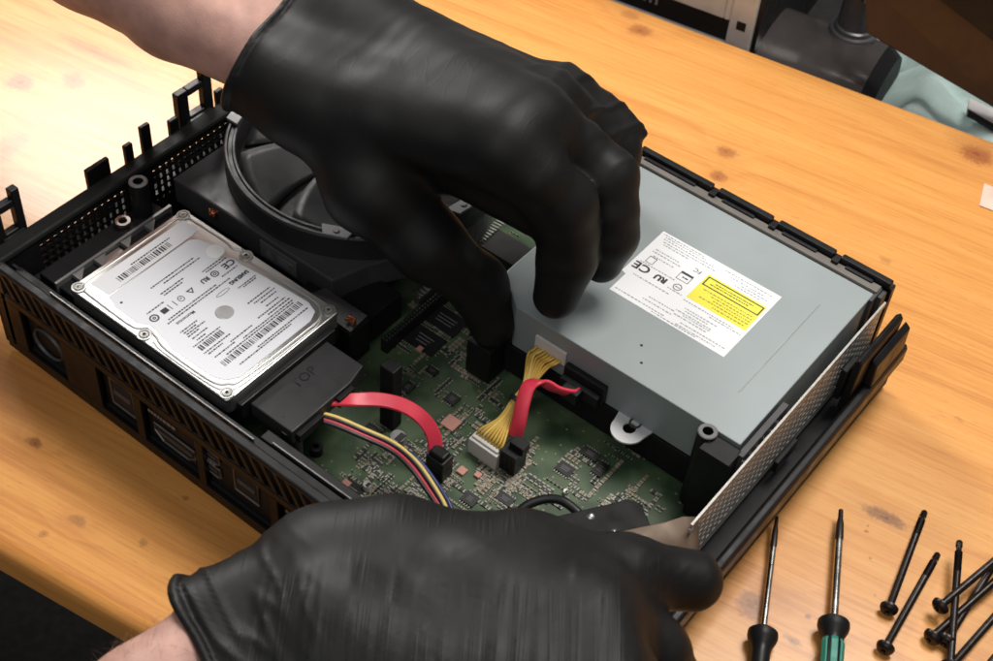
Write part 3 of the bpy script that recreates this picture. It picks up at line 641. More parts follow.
g = G(); g.lathe([(0, .25), (4.0, .25), (4.3, 0)], (62.4, 35.5, 61.75), 40); g.build('spindle_disc', M('disc_grey', (.56, .56, .57), .4, .5), hdd, smooth=True, auto=.3)
g = G(); g.lathe([(0, .2), (4.0, .2), (4.4, 0)], (31.5, 60.0, 61.76), 40); g.build('blank_seal', M('white_seal', (.9, .9, .9), .5), hdd, smooth=True, auto=.3)
M_scr = M('screw_steel', (.42, .42, .41), .42, .9)
for (x, y) in ((3.2, 3.2), (3.2, 66.8), (44.2, 67.2), (96, 67), (96.6, 3.2), (46.1, 2.9)):
    g = G(); g.lathe([(3.3, 0), (3.3, .5), (2.5, .5), (2.4, .15), (2.2, .15), (1.9, .7), (.8, .8), (.75, .2), (0, .2)], (x, y, 61.6), 28); o = g.build('cover_screw', M_scr, hdd, smooth=True, auto=.5)
    d = G(); d.lathe([(0, .32), (.72, .32)], (x, y, 61.6), 6); d.build('screw_socket', cavity, o)
g = G(); g.lathe([(0, .05), (.6, .05)], (24.2, 9.4, 61.75), 12); g.build('breather_hole', cavity, hdd)

# ---- SATA adapter with TOP
ad = thing('drive_adapter', (114, 31, 44), 'flat black cable adapter embossed TOP, plugged into the hard drive', 'adapter')
g = G(); g.prism([(103, 10), (127.5, 10), (127.5, 47), (125, 58), (103, 58)], 46, 54); g.build('body', M('adapter_black', (.024, .024, .026), .5, spec=.35, bump=.2, bs=2000, bdist=.0001), ad, bevel=.6)
g = G(); g.box(99.9, 102.9, 5, 64, 47, 56.5); g.build('connector_strip', black, ad, bevel=.4)
g = G(); g.text('TOP', 7, (112.5, 29, 54.04), (0, 1, 0), (-1, 0, 0)); g.build('embossed_text', M('emboss', (.012, .012, .013), .3), ad)
g = G(); 
for (x, y) in ((122, 46), (119, 14)): g.lathe([(0, .04), (.55, .04)], (x, y, 54), 12)
g.build('pin_holes', cavity, ad)
g = G(); g.box(127.6, 130, 37, 47, 47, 52.6); g.box(127.6, 130, 12, 27, 46.5, 51.5); g.build('cable_entry', black_matte, ad, bevel=.3)

# ================================================================== DISC DRIVE
od = thing('optical_drive', (210, 185, 34), 'grey metal disc drive with white and yellow label, in the open console', 'disc drive')
DX0, DX1, DY0, DY1 = 140.5, 278.6, 125., 243.5
g = G(); g.prism([(DX0, 141), (DX0+2, 137), (158, DY0), (DX1, DY0), (DX1, DY1), (DX0, DY1)], 36, 62); cs = g.build('case', casem, od, bevel=.45, seg=2)
g = G(); g.box(262, 262.6, 150, 220, 62.15, 62.3); g.build('top_crease', M('case_crease', (.32, .355, .36), .5, .3), cs)
g = G()
for (x, y) in ((214.6, 143.7), (220.5, 135.1)): g.lathe([(0, .06), (.7, .06)], (x, y, 62), 12)
g.build('vent_dot', cavity, cs)
g = G(); g.box(DX0, DX1+1, 243.7, 249.0, 40, 63.6); g.build('front_bezel', bezelm, od, bevel=.6)
g = G(); g.box(DX1+.1, DX1+1.8, 238, 249, 40, 62.5); g.box(DX1+1.9, DX1+4.2, 243, 249, 44, 62); g.build('bezel_side', dgrey, od, bevel=.5)
# front face: connectors and tab
g = G(); g.box(171, 188.5, 123.4, 124.9, 45, 53.5); wc = g.build('power_socket', whitep, od, bevel=.4)
g = G(); g.box(189.5, 212, 121.5, 124.9, 37, 48.5); g.box(190, 211, 118, 121.3, 38, 44); g.build('data_socket', black, od, bevel=.5)
tabz = 36.0; c = at(630, 428, tabz); 
P_ = [(c[0]-9.2, DY0+.2)]; n = 16
for i in range(n+1):
    t = math.pi+math.pi*i/n; P_.append((c[0]+8*math.cos(t), c[1]-1.5+8*math.sin(t)))
P_.append((c[0]+9.2, DY0+.2))
H_ = [(c[0]+3.0*math.cos(t*math.pi/10), c[1]-.5+3.3*math.sin(t*math.pi/10)) for t in range(20)]
g = G(); cu = bpy.data.curves.new('tab', 'CURVE'); cu.dimensions = '2D'; cu.fill_mode = 'BOTH'; cu.extrude = .5
for poly in (P_, H_):
    s_ = cu.splines.new('POLY'); s_.points.add(len(poly)-1); s_.use_cyclic_u = True
    for q, pt in zip(poly, s_.points): pt.co = (q[0], q[1], 0, 1)
ob = bpy.data.objects.new('tab', cu); me = ob.to_mesh(); g.add([(v.co.x, v.co.y, tabz+v.co.z) for v in me.vertices], [tuple(f.vertices) for f in me.polygons]); ob.to_mesh_clear(); bpy.data.objects.remove(ob)
tab = g.build('mounting_tab', M('tab_metal', (.66, .67, .68), .5, .2), od)
g = G(); g.lathe([(2.1, 1.2), (2.9, 1.2), (2.9, .4), (2.1, .4)], (c[0]+.5, c[1]+3.2, tabz), 18, closed=True); g.build('tab_grommet', dgrey, tab)
# label
g = G(); g.prism([(180.6, 211.8), (246.8, 212.2), (246.4, 162.4), (183.4, 162.6), (183.3, 175.8), (180.7, 176.6)], 62.03, 62.12); dl = g.build('rating_label', paper, od)
ZD = 62.2; DR, DU = (-1, 0, 0), (0, -1, 0)
g = G(); g.box(213, 245.2, 182.4, 201.8, 62.13, 62.16); yl = g.build('laser_warning', yellow, dl)
def xline(g, xa, xb, y, h, z, gap=.35):
    x = xb
    while x > xa+.4:
        x2 = max(xa, x-random.uniform(.4, 1.8)); g.face([(x2, y, z), (x, y, z), (x, y+h, z), (x2, y+h, z)]); x = x2-gap
g = G()
for (x0, x1, y0, y1) in ((214, 244.6, 200, 200.7), (214, 244.6, 194.2, 194.9), (214, 214.7, 194.9, 200), (243.9, 244.6, 194.9, 200)): g.face([(x0, y0, ZD), (x1, y0, ZD), (x1, y1, ZD), (x0, y1, ZD)])
for (y, xa, xb) in ((198, 219, 240), (196.4, 217, 238)): xline(g, xa, xb, y, .55, ZD)
g.build('warning_frame', ink, yl)
g = G()
for (y, xa, xb) in ((191.6, 216, 243), (189.8, 222, 244), (188, 224, 244), (186.2, 217, 244), (184.2, 226, 243)): xline(g, xa, xb, y, .7, ZD, .5)
g.build('warning_print', M('olive_ink', (.34, .27, .04), .6), yl)
g = G()
g.text('CE', 6.8, (191.2, 186.6, ZD), DR, DU, squash=1.1, bold=.025)
g.text('RU', 4.8, (200.8, 185.6, ZD), DR, DU, bold=.06)
g.text('FC', 3.6, (210, 201.2, ZD), DR, DU)
oval(g, 206.6, 184.8, 2.2, 2.2, ZD, .4); xline(g, 205.4, 207.8, 184.5, .5, ZD)
for (x0, x1, y0, y1) in ((202.4, 209, 194, 195.4), (202.4, 209, 189.4, 189.7), (202.4, 202.7, 189.4, 194), (208.7, 209, 189.4, 194)): g.face([(x0, y0, ZD), (x1, y0, ZD), (x1, y1, ZD), (x0, y1, ZD)])
xline(g, 204, 207.6, 191.6, .8, ZD)
for (x0, x1, y0, y1) in ((185.4, 185.7, 189, 193.4), (189.2, 189.5, 189, 193.4), (185.4, 189.5, 193.2, 193.6), (185.4, 189.5, 188.8, 189.1)): g.face([(x0, y0, ZD), (x1, y0, ZD), (x1, y1, ZD), (x0, y1, ZD)])
g.build('label_marks', ink, dl)
g = G()
for (y, xa, xb) in ((210, 182, 205), (208.6, 184, 207), (207, 184, 212), (209, 217, 243), (206.8, 222, 240), (205, 228, 243), (203.4, 226, 240), (187.4, 183, 203), (165, 184, 212), (179.8, 213, 240), (178.4, 228, 245), (175.6, 216, 234), (174, 217, 230), (172.2, 214, 233), (169.4, 214, 232), (166.6, 220, 244), (164.6, 218, 240), (196.6, 184, 200), (181.4, 203, 211), (205.2, 184, 214), (203.6, 186, 200), (198.6, 184, 198), (178, 186, 206), (170.6, 200, 214), (168, 198, 214), (171, 218, 233), (163.6, 206, 230), (194, 186, 198)):
    xline(g, xa, xb, y, .6, ZD, .5)
g.build('label_print', M('faint_ink', (.34, .35, .37), .6), dl)

# ================================================================== CABLES
# red flat data cable of the hard drive
p = spline([A(332, 400, 49.5), A(352, 400, 50), A(380, 400, 48), A(404, 406, 45), A(422, 418, 41), A(433, 434, 35), A(436, 452, 28)], 8)
k = len(p); wv = [np.array([0, 1, 0.05])*(1-i/(k-1))+np.array([.75, .62, .0])*(i/(k-1)) for i in range(k)]
rc = thing('data_cable', A(436, 452, 20), 'flat red data cable from the hard drive adapter to the circuit board', 'cable')
g = G(); g.ribbon(p, wv, 6.6, 1.9); g.build('ribbon', redc, rc, smooth=True, auto=.8)
c = at(437, 462, 24); g = G(); g.obox((c[0]+.5, c[1]+1, 22), (10, 8, 13)); g.obox((c[0]+.5, c[1]+1, 29.5), (8, 5.5, 4)); g.build('plug', black, rc, bevel=.8)
# power wires of the hard drive
pw = thing('power_cable', A(452, 520, 16), 'bundle of yellow, red, blue and black wires running to the near hand', 'cable')
for (m, nm, off) in ((wire_yl, 'yellow_wire', 0), (wire_k, 'black_wire', 1), (wire_b, 'blue_wire', 1.9), (wire_r, 'red_wire', 2.9), (wire_k, 'black_wire', 3.9)):
    base = [(318, 412.5, 48), (338, 418, 47), (366, 430, 44), (394, 443, 40), (416, 461, 35), (434, 486, 30), (447, 510, 26), (455, 540, 24)]
    dx = [(-.5, 1.9), (-.7, 2.0), (-.9, 1.9), (-1.2, 1.8), (-1.8, 1.5), (-1.9, 1.2), (-1.6, .8), (-1, .6)]
    if nm == 'blue_wire': dx = [(-.2, .8), (0, .9), (.2, .9), (.5, 1.0), (1.9, 0), (2.4, -.6), (2.7, -.9), (2, -.5)]; off = 1.6
    pts = [A(b[0]+d[0]*off, b[1]+d[1]*off, b[2]-(.3*off)) for b, d in zip(base, dx)]
    g = G(); g.tube(spline(pts, 8), .95, 8); g.build(nm, m, pw, smooth=True)
# yellow harness of the disc drive
yh = thing('wire_harness', A(486, 448, 16), 'bunch of thin yellow wires with white plugs from the disc drive to the board', 'cable')
c = at(486, 450, 21); g = G(); g.obox((c[0], c[1], 20.5), (16.5, 6, 10), -.02); g.obox((c[0], c[1]+.4, 26), (15, 4, 1.6), -.02); wcn = g.build('plug', whitep, yh, bevel=.5)
for i in range(9):
    t = (i-4)/4; j = random.uniform(-1, 1)
    pts = [(179.6+t*6.6, 123.3, 47+j*.3), (178.8+t*6.2, 120.6, 46.5+j), (177+t*5.6, 118.6, 43.5+j), A(529+t*5.5, 383+j, 40), A(516+t*4.2+j*.5, 400, 37), A(505+t*6.5+j, 418, 32), (c[0]+t*6.4+1, c[1]+2.5, 29.5), (c[0]+t*6.4, c[1]+.3, 25.5)]
    g = G(); g.tube(spline(pts, 8), .66, 8); g.build('wire', wire_y if i != 2 else wire_yl, yh, smooth=True)
q = at(516, 400, 37); dq = at(529, 383, 40)-at(505, 418, 32); dq /= np.linalg.norm(dq); g = G(); g.tube([q-dq*1.1, q+dq*1.1], 3.2, 14); g.build('cable_tie', wire_k, yh)
# red flat data cable of the disc drive
rd = thing('data_cable', A(516, 455, 16), 'short arched red data cable beside the yellow wires of the disc drive', 'cable')
p = spline([(200, 117.6, 41), A(570, 393, 42.5), A(556, 389, 45), A(541, 382, 48), A(529, 386, 48), A(523, 403, 43), A(519, 422, 36), A(515, 436, 29)], 8); k = len(p)
wv = [np.array([.2, 0, 1.0])*(1-min(1, i/(k*.3)))+np.array([.88, .28, .25])*min(1, i/(k*.3)) for i in range(k)]
g = G(); g.ribbon(p, wv, 6.8, 1.8); g.build('ribbon', redc, rd, smooth=True, auto=.8)
g = G(); g.obox((198.5, 115.6, 41), (9, 5, 7)); g.build('drive_plug', black, rd, bevel=.8)
c = at(513, 455, 24); g = G(); g.obox((c[0], c[1], 22), (9, 9, 13)); g.obox((c[0]+1.5, c[1]+2.2, 29.8), (7.6, 5.5, 5)); 
for i in range(3): g.obox((c[0]-2.6+i*2.4, c[1]-4.7, 22), (.7, .6, 10))
g.build('plug', black, rd, bevel=.7)
# thick black cable loop
g = G(); g.tube(spline([A(500, 545, 24), A(512, 522, 27), A(526, 506, 30), A(548, 499, 32), A(566, 503, 33), A(584, 520, 32), A(600, 550, 30)], 8), 2.1, 12); tag(g.build('black_cable', wire_k, smooth=True), 'thick black cable arched over the circuit board by the near hand', 'cable')

# ================================================================== TOOLS AND SCREWS
def screwdriver(tip, col, rs, rc, label, green):
    tip = np.array(tip); col = np.array(col); d = col-tip; L_ = np.linalg.norm(d); d /= L_
    t = thing('screwdriver', (tip[0], tip[1], 0), label, 'screwdriver', 'screwdrivers on the table')
    g = G(); g.tube([tip+d*15, tip+d*19, col+d*4], [rs*.9, rs, rs], 20); g.build('shaft', steel, t, smooth=True, auto=.5)
    g = G(); g.tube([tip, tip+d*.3, tip+d*5, tip+d*8, tip+d*15.2, tip+d*17], [rs*.5, rs*.62, rs*.68, rs*.98, rs*1.12, rs*1.02], 16); g.build('tip', M('dark_steel', (.06, .05, .047), .4, .8), t, smooth=True, auto=.5)
    g = G(); prof = [(0, .30), (.6, .72), (2.0, .98), (4.0, 1.0), (6, .92), (9, .70), (12, .62), (20, .62), (60, .85), (80, .8), (84, .5)]
    g.tube([col+d*a for a, b in prof], [rc*b for a, b in prof], 28); h = g.build('handle', black, t, smooth=True, auto=.7)
    a = np.cross(d, (0, 0, 1)); a /= np.linalg.norm(a); b = np.cross(a, d)
    if green:
        for ang in (35, 90, 145):
            ca, sa = math.cos(math.radians(ang)), math.sin(math.radians(ang)); g = G(); nrm = a*ca+b*sa
            g.ribbon([col+d*11.5+nrm*rc*.60, col+d*13+nrm*rc*.66, col+d*22+nrm*rc*.64, col+d*58+nrm*rc*.86], np.cross(nrm, d), 3.0, 1.0); g.build('grip_stripe', tealg, h)
    else:
        g = G(); g.tube([col+d*20.3, col+d*58], [rc*.66, rc*.88], 28); g.build('grip_sleeve', tealg, h, smooth=True)
    return t
screwdriver(A(777, 517, 6.5), A(763.5, 629, 6.5), 1.35, 6.6, 'slimmer screwdriver with plain black collar, close to the console', False)
screwdriver(A(841, 510, 7), A(834, 619, 7), 1.75, 7.0, 'thicker screwdriver with green striped black handle', True)
# long black screws: one mesh, copied
g = G(); L_ = 62.
g.lathe([(0, .4), (.9, .5), (1.0, -.6), (1.05, -.6), (1.3, -.9), (2.6, -.6), (3.6, .2), (4.0, 1.2), (4.1, 2.0), (3.6, 2.2), (1.7, 2.4)], (0, 0, 0), 28)
pro = [(1.7, 2.4), (1.7, 46)]
z = 46
for i in range(18): pro += [(1.75, z+.15), (1.45, z+.45)]; z += .6
pro += [(1.25, z+.2), (1.25, z+2), (1.55, z+2.2), (1.5, L_-.6), (1.1, L_), (0, L_)]
g.lathe(pro, (0, 0, 0), 18)
scr = g.build('long_screw', screwm, smooth=True, auto=.6, org=(0, 0, 0))
SC = [((888, 611, 4.0), (925, 511, 1.8), 'single long black screw, the one lying farther up the table'),
      ((884, 650, 4.0), (939, 552, 1.8), 'single long black screw, the one below, between the pile and screwdrivers'),
      ((938, 608, 8.0), (1010, 548, 12.5), 'topmost black screw of the pile, its head highest'),
      ((930, 639, 4.0), (1012, 566, 7), 'black screw whose head pokes out lowest left of the pile'),
      ((945, 643, 4.0), (1000, 555, 5), 'black screw in the pile, head just right of the lowest left head'),
      ((950, 668, 4.0), (957, 575, 9.5), 'black screw with its thin tip pointing up behind the pile'),
      ((946, 672, 4.0), (1020, 588, 3), 'black screw at the lower edge of the pile, head cut off'),
      ((968, 690, 4.0), (1035, 610, 3), 'black screw at the bottom right corner, mostly out of view')]
for i, (h_, t_, lb) in enumerate(SC):
    o = scr if i == 0 else scr.copy()
    if i: C.objects.link(o)
    a, b = np.array(A(*h_)), np.array(A(*t_)); o.location = Vector(a)*MM
    o.rotation_mode = 'QUATERNION'; o.rotation_quaternion = Vector(b-a).to_track_quat('Z', 'Y')
    tag(o, lb, 'screw', 'long black screws on the table')
# scraps on the table
g = G(); c = at(622, 124, 2); nn = 7
V = [(c[0]+(i-3)*1.8+random.uniform(-.5, .5), c[1]+(j-3)*1.5+random.uniform(-.5, .5), 1.2+random.uniform(0, 5)*math.exp(-((i-3)**2+(j-3)**2)/6)) for i in range(nn) for j in range(nn)]
g.add(V, [(i*nn+j, (i+1)*nn+j, (i+1)*nn+j+1, i*nn+j+1) for i in range(nn-1) for j in range(nn-1)]); o = g.build('crumpled_wrapper', whitep); md = o.modifiers.new('t', 'SOLIDIFY'); md.thickness = .0004; tag(o, 'tiny crumpled white wrapper on the table behind the upper hand', 'scrap')
q = [at(*s_, 0) for s_ in ((984, 184), (1003, 192), (1000, 214), (979, 206))]
g = G(); g.prism([(a[0], a[1]) for a in q], .2, .7); tag(g.build('paper_scrap', M('pinkish_paper', (.72, .55, .45), .5)), 'small pinkish paper scrap at the right edge of the table', 'scrap')

# ================================================================== THINGS BEHIND THE TABLE
g = G(); 
sb = thing('side_table', (300, 640, -60), 'dark side table beyond the pine table, holding the stand and cloth', 'table')
g.obox((*tp(330, v1+330, 0)[:2], -66), (1500, 640, 12), TA); g.build('tabletop', floorm, sb, bevel=2)
for (u, v) in ((-380, v1+50), (1040, v1+50), (-380, v1+610), (1040, v1+610)):
    g = G(); c = tp(u, v, 0); g.obox((c[0], c[1], -411), (40, 40, 677), TA); g.build('leg', floorm, sb)
# grey case
ex, ey, ez = TU, TV, np.array([0, 0, 1.])
gc = thing('grey_case', tp(135, v1+70, -60), 'grey metal computer case with a dark slot behind the table', 'computer case')
def fb(g, u0, u1, v0_, v1_, z0, z1): g.obox((*tp((u0+u1)/2, (v0_+v1_)/2, 0)[:2], (z0+z1)/2), (u1-u0, v1_-v0_, z1-z0), TA)
uR = float(at(752, 50, -20)@TU); vF = v1+14
g = G(); fb(g, uR-240, uR, vF+3, vF+170, -59.8, 95); fb(g, uR-240, uR-20, vF+.4, vF+3, 2.5, 95); fb(g, uR-16, uR, vF+.4, vF+3, -59.8, 95); fb(g, uR-240, uR-16, vF+.4, vF+3, -59.8, -14); fb(g, uR-20, uR-16, vF+.4, vF+3, 2.5, 95)
g.build('case_body', M('light_grey_case', (.62, .66, .68), .55), gc, bevel=1)
g = G(); fb(g, uR+.1, uR+3, vF+5, vF+170, -59.7, 94); g.build('side_panel', black, gc, bevel=.5)
g = G(); fb(g, uR-239, uR-16.2, vF+2.4, vF+2.9, -13.8, 2.3); g.build('slot', cavity, gc)
g = G()
for i in range(5): fb(g, uR-84+i*4.2, uR-82.4+i*4.2, vF+1.6, vF+2.3, -6, 1.5)
g.build('slot_pins', boxgrey, gc)
g = G(); fb(g, uR-10.5, uR-4.5, vF-.2, vF+.3, -1, 5); g.build('square_port', cavity, gc)
# dark monitor stand with glossy foot
ms = thing('monitor_stand', A(850, 60, -60), 'glossy dark monitor stand with round neck, behind the table', 'monitor stand')
prof = [(762, 80), (790, 50), (845, 34), (890, 40), (913, 66), (905, 82), (878, 93), (830, 84)]
c0 = at(842, 62, -30)
ce = at(876, 80, -38); uE = float(ce@TU); vE = v1+9
pf = [(0, -59)]+[(44-44*math.copysign(abs(math.cos(t*math.pi/28))**.8, math.cos(t*math.pi/28)), -57+44*math.sin(t*math.pi/28)**.75) for t in range(0, 29)]+[(88, -59)]
g = G(); k = len(pf); us_ = (uE-118, uE-108, uE-85, uE-30, uE)
V = [tp(u, vE+44+(a-44)*(1, 1, 1, .9, .62)[4-i_], -59+(z+59)*(1, 1, 1, .9, .62)[4-i_]) for i_, u in enumerate(us_) for a, z in pf]
g.add(V, [(i_*k+j_, i_*k+(j_+1) % k, (i_+1)*k+(j_+1) % k, (i_+1)*k+j_) for i_ in range(len(us_)-1) for j_ in range(k)]+[tuple(range(k))[::-1]]); g.build('foot', standm, ms, smooth=True, auto=.7)
g = G(); V = [tp(uE+.2, vE+a, z) for a, z in pf]+[tp(uE+9, vE+4+a*.9, -59+(z+59)*.9) for a, z in pf]
g.add(V, [(j_, (j_+1) % k, k+(j_+1) % k, k+j_) for j_ in range(k)]+[tuple(range(k))[::-1], tuple(range(k, 2*k))]); g.build('foot_cap', black_matte, ms, smooth=True, auto=.5)
cn = at(850, 34, -14); g = G(); g.lathe([(0, -14), (16, -13.5), (15.4, -11.5), (13.4, -11), (13, -8.4), (11.6, -7.6), (11.2, 90), (0, 90)], (cn[0], cn[1]+4, 0), 40); nk = g.build('neck', boxgrey.copy() if False else M('stand_neck', (.10, .10, .105), .35, .3), ms, smooth=True, auto=.6)
cr = at(850, 14, 10); g = G(); dv = -RC[2]; dv = dv/np.linalg.norm(dv); V = []
q = np.array([cn[0], cn[1]+4, 12.])+dv*11.5; g.tube([q, q+dv*2.5], [6, 5.2], 24); g.build('neck_button', standm, nk)
# screen leaning over the stand, its brown colour standing for a warm reflection
pn = thing('dark_screen', A(930, 40, 0), 'dark flat screen, painted brown as a warm reflection, leaning at the upper right', 'screen')
vP = v1+26
def on_v(px, py, vv):
    d = RC.T@np.array([(px-PW/2)/FPX, (py-PH/2)/FPX, 1.]); s_ = (vv-CAM@TV)/(d@TV); return CAM+d*s_
a_, b_, c_, d_ = on_v(864, -20, vP+6), on_v(866, 33, vP), on_v(1010, 118, vP), on_v(1010, -90, vP+14)
g = G(); th = TV*12
g.add([a_, b_, c_, d_, a_+th, b_+th, c_+th, d_+th], [(0, 1, 2, 3), (7, 6, 5, 4), (0, 4, 5, 1), (1, 5, 6, 2), (2, 6, 7, 3), (3, 7, 4, 0)]); g.build('panel', brownm, pn, bevel=1)
e0, e1, e2 = on_v(925, -20, vP+4)-TV*1.5, on_v(1010, 45, vP+3)-TV*1.5, on_v(1010, -60, vP+8)-TV*1.5
g = G(); g.add([e0, e1, e2, e0-TV*6, e1-TV*6, e2-TV*6], [(0, 1, 2), (5, 4, 3), (0, 3, 4, 1), (1, 4, 5, 2), (2, 5, 3, 0)]); g.build('bezel_corner', black, pn, bevel=.6)
# teal cloth heaped behind the edge
g = G(); nu, nv = 70, 40; uu0 = float(at(812, 80, -40)@TU); V = []
for i in range(nu):
    for j in range(nv):
        u = uu0+i*4.2; v = v1+8+j*3.2; f1 = noise.noise(Vector((u/42, v/30, 1.3))); f2 = noise.noise(Vector((u/16+v/40, v/22, 5.1)))
        ed = min(1, i/9, (nu-1-i)/6, j/3, (nv-1-j)/5)
        V.append(tp(u, v, -59.5+ed*((8+26*min(1, max(0, (u-uE-6)/26)) if v < v1+100 else 34)+min(1, max(.15, (u-uE)/30))*(10*f1+5*f2+8*abs(math.sin(u/23+v/31+2*f1))))))
g.add(V, [(i*nv+j, (i+1)*nv+j, (i+1)*nv+j+1, i*nv+j+1) for i in range(nu-1) for j in range(nv-1)])
o = g.build('cloth', teal, smooth=True, org=(*tp(uu0+140, v1+70, 0)[:2], -60)); tag(o, 'crumpled pale teal cloth lying behind the table edge', 'cloth')
q = [at(*s_, -12) for s_ in ((970, 98), (1010, 117), (1010, 132), (968, 108))]
g = G(); g.prism([(a[0], a[1]) for a in q], -16, -12); g.cur = 1; q2 = [np.array(a)+(0, 0, 0) for a in q]; g.prism([(q[3][0], q[3][1]), (q[2][0], q[2][1]), (q[2][0]+2, q[2][1]-4), (q[3][0]+2, q[3][1]-4)], -15, -12.6)
tag(g.build('pale_tray', [M('tray_white', (.62, .60, .60), .5), black]), 'flat pale grey tray edge on the teal cloth at the far right', 'tray')

# ================================================================== HANDS (signed distance fields meshed by surface nets)
def cone(P, a, b, ra, rb, sq=None):
    a, b = np.array(a), np.array(b); ba = b-a; t = np.clip(((P-a)@ba)/(ba@ba), 0, 1); d = P-a-t[..., None]*ba
    return np.linalg.norm(d, axis=-1)-(ra+t*(rb-ra))
def smin(a, b, k):
    h = np.clip(.5+.5*(b-a)/k, 0, 1); return b+(a-b)*h-k*h*(1-h)
def surface_nets(f, lo, hi, h):
    lo, hi = np.array(lo), np.array(hi); n = np.ceil((hi-lo)/h).astype(int)+1
    ax = [lo[i]+h*np.arange(n[i]) for i in range(3)]
    D = np.empty(n)
    for i in range(0, n[0], 16):
        X = np.stack(np.meshgrid(ax[0][i:i+16], ax[1], ax[2], indexing='ij'), -1); D[i:i+16] = f(X)
    cn_ = [(i, j, k) for i in (0, 1) for j in (0, 1) for k in (0, 1)]
    m = n-1; Cc = {c: D[c[0]:c[0]+m[0], c[1]:c[1]+m[1], c[2]:c[2]+m[2]] for c in cn_}
    S = sum((Cc[c] < 0).astype(np.int8) for c in cn_); act = (S > 0) & (S < 8)
    idx = -np.ones(m, int); idx[act] = np.arange(act.sum()); ijk = np.argwhere(act)
    acc = np.zeros((len(ijk), 3)); cnt = np.zeros(len(ijk))
    for c in cn_:
        for axn in range(3):
            if c[axn]: continue
            e = list(c); e[axn] = 1; d0 = Cc[c][act]; d1 = Cc[tuple(e)][act]; cr = (d0 < 0) != (d1 < 0)
            t = np.where(cr, d0/(d0-d1+1e-12), 0); p_ = np.array(c, float)[None].repeat(len(ijk), 0); p_[:, axn] += t; acc[cr] += p_[cr]; cnt[cr] += 1
    V = lo+h*(ijk+acc/cnt[:, None]); F = []
    for axn in range(3):
        b, c = [q_ for q_ in range(3) if q_ != axn]
        sl0 = [slice(1, m[q_]) for q_ in range(3)]; sl0[axn] = slice(0, m[axn])
        s0 = tuple(sl0); sl1 = list(sl0); sl1[axn] = slice(1, m[axn]+1)
        A0 = D[s0]; A1 = D[tuple(sl1)]; cr = (A0 < 0) != (A1 < 0); pos = np.argwhere(cr)
        base = pos+np.array([0 if q_ == axn else 1 for q_ in range(3)]); sg = A0[cr] < 0
        def gi(ob, oc):
            q_ = base.copy(); q_[:, b] -= ob; q_[:, c] -= oc; return idx[q_[:, 0], q_[:, 1], q_[:, 2]]
        quad = np.stack([gi(1, 1), gi(0, 1), gi(0, 0), gi(1, 0)], 1)
        fl = sg if axn != 1 else ~sg
        quad[~fl] = quad[~fl][:, ::-1]; F.append(quad)
    F = np.concatenate(F); F = F[(F >= 0).all(1)]
    for _ in range(2):      # pull the points onto the surface
        e_ = .4; d0 = f(V); gr = np.stack([f(V+np.eye(3)[i]*e_)-f(V-np.eye(3)[i]*e_) for i in range(3)], 1)/(2*e_); l2 = (gr**2).sum(1)+.05; V = V-gr*(d0/l2)[:, None]*.8
    nrm = gr/np.sqrt((gr**2).sum(1)+1e-9)[:, None]
    return V, F, nrm
def put_mesh(name, V, F, mat, parent, kindlabel=None):
    off = np.array(parent['org']); me = bpy.data.meshes.new(name)
    me.from_pydata(((V-off)*MM).tolist(), [], F.tolist()); me.materials.append(mat)
    me.polygons.foreach_set('use_smooth', [True]*len(me.polygons))
    o = bpy.data.objects.new(name, me); C.objects.link(o); o.parent = parent; return o
def chain(P, d, pts, rad, kin=3.0):
    r = None
    for i in range(len(pts)-1):
        c_ = cone(P, pts[i], pts[i+1], rad[i], rad[i+1]); r = c_ if r is None else smin(r, c_, kin)
    return r
def nz(V, s, off=0.): return np.array([noise.noise(Vector((v[0]*s[0]+off, v[1]*s[1], v[2]*s[2]))) for v in V])
def B(a): return np.array(A(*a))

# ---- upper hand (reaching in from the upper left)
UJ = dict(arm=B((60, -75, 150)), wrA=B((345, 28, 142)), wrB=B((308, 98, 136)), cufA=B((290, -10, 146)), cufB=B((235, 55, 140)),
          im=B((500, 146, 146)), mm=B((530, 122, 146)), rm=B((548, 104, 138)), pm=B((560, 98, 124)))
fingU = {
 'index': ([UJ['im'], B((535, 176, 138)), B((562, 204, 124)), B((568, 232, 110)), B((567, 258, 97)), B((556, 296, 78))], [16.5, 14.2, 14.8, 12.8, 13.0, 10.6]),
 'middle': ([UJ['mm'], B((575, 150, 132)), B((606, 178, 122)), B((611, 210, 110)), B((611, 236, 98)), B((602, 262, 84))], [15.5, 13, 13.6, 11.6, 11.8, 9.8]),
 'ring': ([UJ['rm'], B((614, 150, 108)), B((612, 205, 84)), B((600, 225, 74))], [14, 12, 11, 9]),
 'pinky': ([UJ['pm'], B((612, 140, 92)), B((608, 180, 74))], [12.5, 10.5, 9])}
thumbU = ([B((345, 130, 128)), B((375, 185, 112)), B((428, 243, 92)), B((478, 284, 66)), B((492, 324, 48))], [21, 21, 16.0, 12.6, 11.0])
UX = (UJ['mm']-UJ['wrA']); UX /= np.linalg.norm(UX)
cutU = B((262, 48, 140)); cutN = np.array(RC[0])*.86+np.array(RC[1])*.5; cutN /= np.linalg.norm(cutN)
